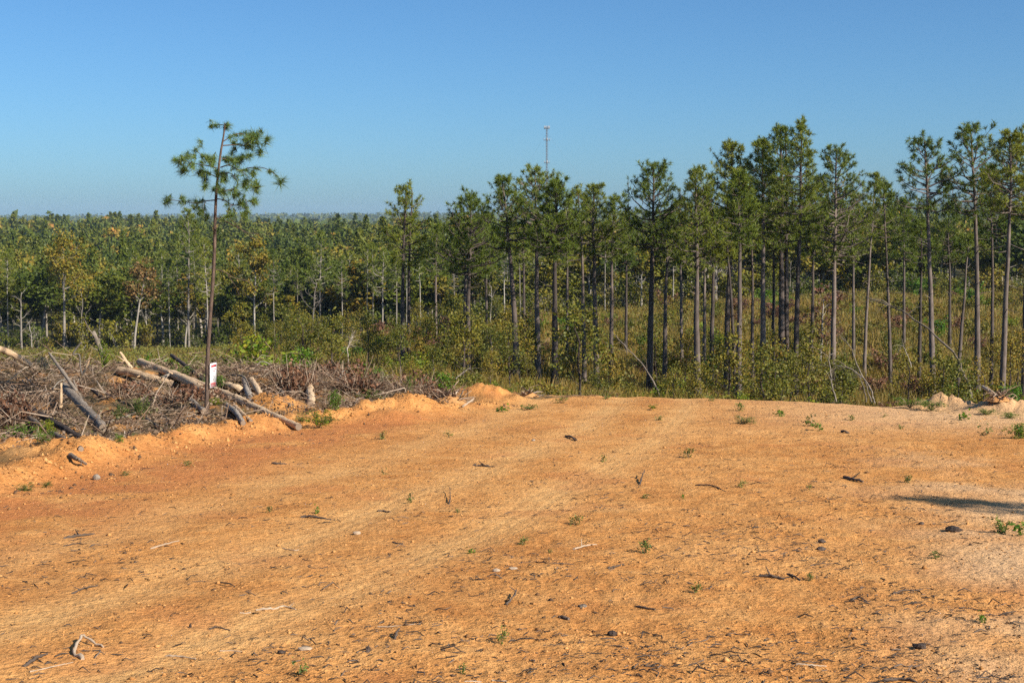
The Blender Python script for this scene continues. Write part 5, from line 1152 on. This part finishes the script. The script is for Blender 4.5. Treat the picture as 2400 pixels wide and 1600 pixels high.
for i, a in enumerate([('pale cream stone in the near wheel track', 836, 1252, 20, 9, 'stick_pale', 'stone'), ('tan stone beside white shard on the rough dirt', 1163, 1340, 20, 9, 'stick_pale', 'stone'), ('white shard beside the tan stone', 1203, 1334, 22, 6, 'stick_pale', 'stone'),
          ('dark pointed bark chunk casting a shadow on the sandy side', 2234, 1246, 38, 17, 'log_dark', 'bark_chunk'), ('small dark bark lump before the pointed chunk', 2160, 1229, 14, 7, 'log_dark', 'bark_chunk'), ('grey stone on the orange bank foot', 226, 1124, 20, 15, 'log_grey', 'stone'),
          ('dark clod on the near rough dirt', 1435, 1490, 20, 14, 'log_dark', 'earth_clod'), ('grey clod beside the rough dirt twigs', 1366, 1424, 22, 9, 'log_grey', 'earth_clod'), ('reddish tilted bark slab on the near sandy side', 2155, 1518, 30, 14, 'log_dark', 'bark_chunk'),
          ('black clod below the pad centre', 862, 1528, 14, 18, 'log_dark', 'earth_clod'), ('black clod in the rough patch below the tall clump', 1925, 1272, 20, 10, 'log_dark', 'earth_clod'), ('second black clod in the rough patch', 1925, 1290, 24, 10, 'log_dark', 'earth_clod'),
          ('pale stone at the near dirt past the white splinter', 715, 1524, 34, 10, 'stick_pale', 'stone'), ('dark clod beside the pale near stone', 660, 1530, 20, 9, 'log_dark', 'earth_clod'), ('dark upright clod by the knotted stick', 446, 1470, 7, 11, 'log_dark', 'earth_clod'),
          ('grey stone in the far wheel track', 1250, 1033, 9, 5, 'log_grey', 'stone')]):
    stone(a[0], a[1], a[2], a[3], a[4], a[5], 700 + i, a[6], {'stone': 'stone', 'bark_chunk': 'bark', 'earth_clod': 'clod'}[a[6]], spike=.25 if a[6] != 'stone' else .12)
def litter():
    rs = np.random.default_rng(81)
    mb = MB(); n = 21000
    Y = 4.6 * np.exp(rs.uniform(0, 1, n) * math.log(30 / 4.6)); u = rs.uniform(-20, 2420, n); X = (u - 1200) / F * Y
    clus = fbm(X * .8 + 11, Y * .8, 3); ok = (X - x_left(Y) > .2) & (Y < y_far(u) + .5) & (rs.random(n) < np.clip(.34 + 1.5 * clus, .03, 1)) & (rs.random(n) > track(X, Y) * .8)
    ok &= rs.random(n) < np.interp(u, [0, 900, 1500, 2400], [.5, .55, 1, 1])
    X, Y = X[ok], Y[ok]; Z = H(X, Y)
    for x, y, z in zip(X, Y, Z):
        L = rs.gamma(1.6, .018) + .010; az = rs.normal(0, .8) if rs.random() < .7 else rs.uniform(0, TAU); d = np.array([math.cos(az), math.sin(az), rs.normal(.06, .12)]); r = rs.uniform(.0014, .0036) * (1 + L * 4)
        p = np.array([x, y, z + r * .6]); b = rs.normal(0, .18, 3) * L; b[2] = abs(b[2]) * .8
        tube(mb, np.array([p - d * L / 2, p + b, p + d * L / 2]), [r, r, r * .5], 3, False)
    o = link('twig_litter', mb.mesh('twig_litter', M['stick_dark'])); tag(o, 'small dark twigs and bark bits littering the dirt pad', kind='stuff')
    # crumbs of earth
    n = 46000
    Y = 4.4 * np.exp(rs.uniform(0, 1, n) * math.log(29 / 4.4)); u = rs.uniform(-20, 2420, n); X = (u - 1200) / F * Y
    cl = fbm(X * 1.6 + 50, Y * 1.6, 3); ok = (X - x_left(Y) > -.5) & (Y < y_far(u)) & (rs.random(n) < np.clip(.35 + 1.1 * cl, .04, 1)) & (rs.random(n) > track(X, Y) * .85)
    X, Y = X[ok], Y[ok]; n = len(X); Z = H(X, Y)
    o8 = np.array([[1, 0, 0], [-1, 0, 0], [0, 1, 0], [0, -1, 0], [0, 0, 1], [0, 0, -1.]]); f8 = np.array([[0, 2, 4], [2, 1, 4], [1, 3, 4], [3, 0, 4], [2, 0, 5], [1, 2, 5], [3, 1, 5], [0, 3, 5]])
    s = rs.lognormal(-5.5, .5, n); s = np.clip(s, .002, .018) * (1 + .02 * Y)
    V = o8[None] * rs.uniform(.55, 1.25, (n, 6, 3)) * s[:, None, None] * np.array([1.2, 1.2, .8]); a = rs.uniform(0, TAU, n); c, q = np.cos(a)[:, None], np.sin(a)[:, None]
    V = np.stack([V[..., 0] * c - V[..., 1] * q, V[..., 0] * q + V[..., 1] * c, V[..., 2]], -1) + np.stack([X, Y, Z + s * .2], 1)[:, None]
    mb = MB(); nb = 2600
    Yb = rs.uniform(11, 26, nb); Xb = x_left(Yb) + rs.normal(-.45, .4, nb); sb = np.clip(rs.lognormal(-4.45, .5, nb), .004, .036)
    Vb = o8[None] * rs.uniform(.5, 1.3, (nb, 6, 3)) * sb[:, None, None] + np.stack([Xb, Yb, H(Xb, Yb) + sb * .15], 1)[:, None]
    mb.add(Vb.reshape(-1, 3), (f8[None] + 6 * np.arange(nb)[:, None, None]).reshape(-1, 3))
    mb.add(V.reshape(-1, 3), (f8[None] + 6 * np.arange(n)[:, None, None]).reshape(-1, 3))
    m = woodmat('earth_crumbs', [(.10, .06, .036), (.30, .14, .045), (.50, .24, .08), (.60, .31, .11)], 1, 9, 0, .4, [.1, .35, .65, .95], island=True)
    o = link('earth_rubble', mb.mesh('earth_rubble', m)); tag(o, 'crumbs and clods of orange earth on the pad', kind='stuff')
litter()
settle_labels()
# ------------------------------------------------------------------ the air: an even pale haze over the whole place
def haze():
    mb = MB(); a, z0, z1 = 7500., -95., 70.
    V = [[x, y, z] for z in (z0, z1) for y in (-a, a) for x in (-a, a)]
    mb.add(V, [[0, 2, 3, 1], [4, 5, 7, 6], [0, 1, 5, 4], [2, 6, 7, 3], [0, 4, 6, 2], [1, 3, 7, 5]])
    m, nt, N, L = newmat('haze_air'); v = N.new('ShaderNodeVolumePrincipled')
    v.inputs['Color'].default_value = (.55, .76, 1, 1); v.inputs['Density'].default_value = .00007; v.inputs['Anisotropy'].default_value = .0
    o = N.new('ShaderNodeOutputMaterial'); L.new(v.outputs[0], o.inputs['Volume'])
    ob = link('haze', mb.mesh('haze', m)); tag(ob, 'thin blue haze over the valley and the far ridges', kind='stuff')
haze()
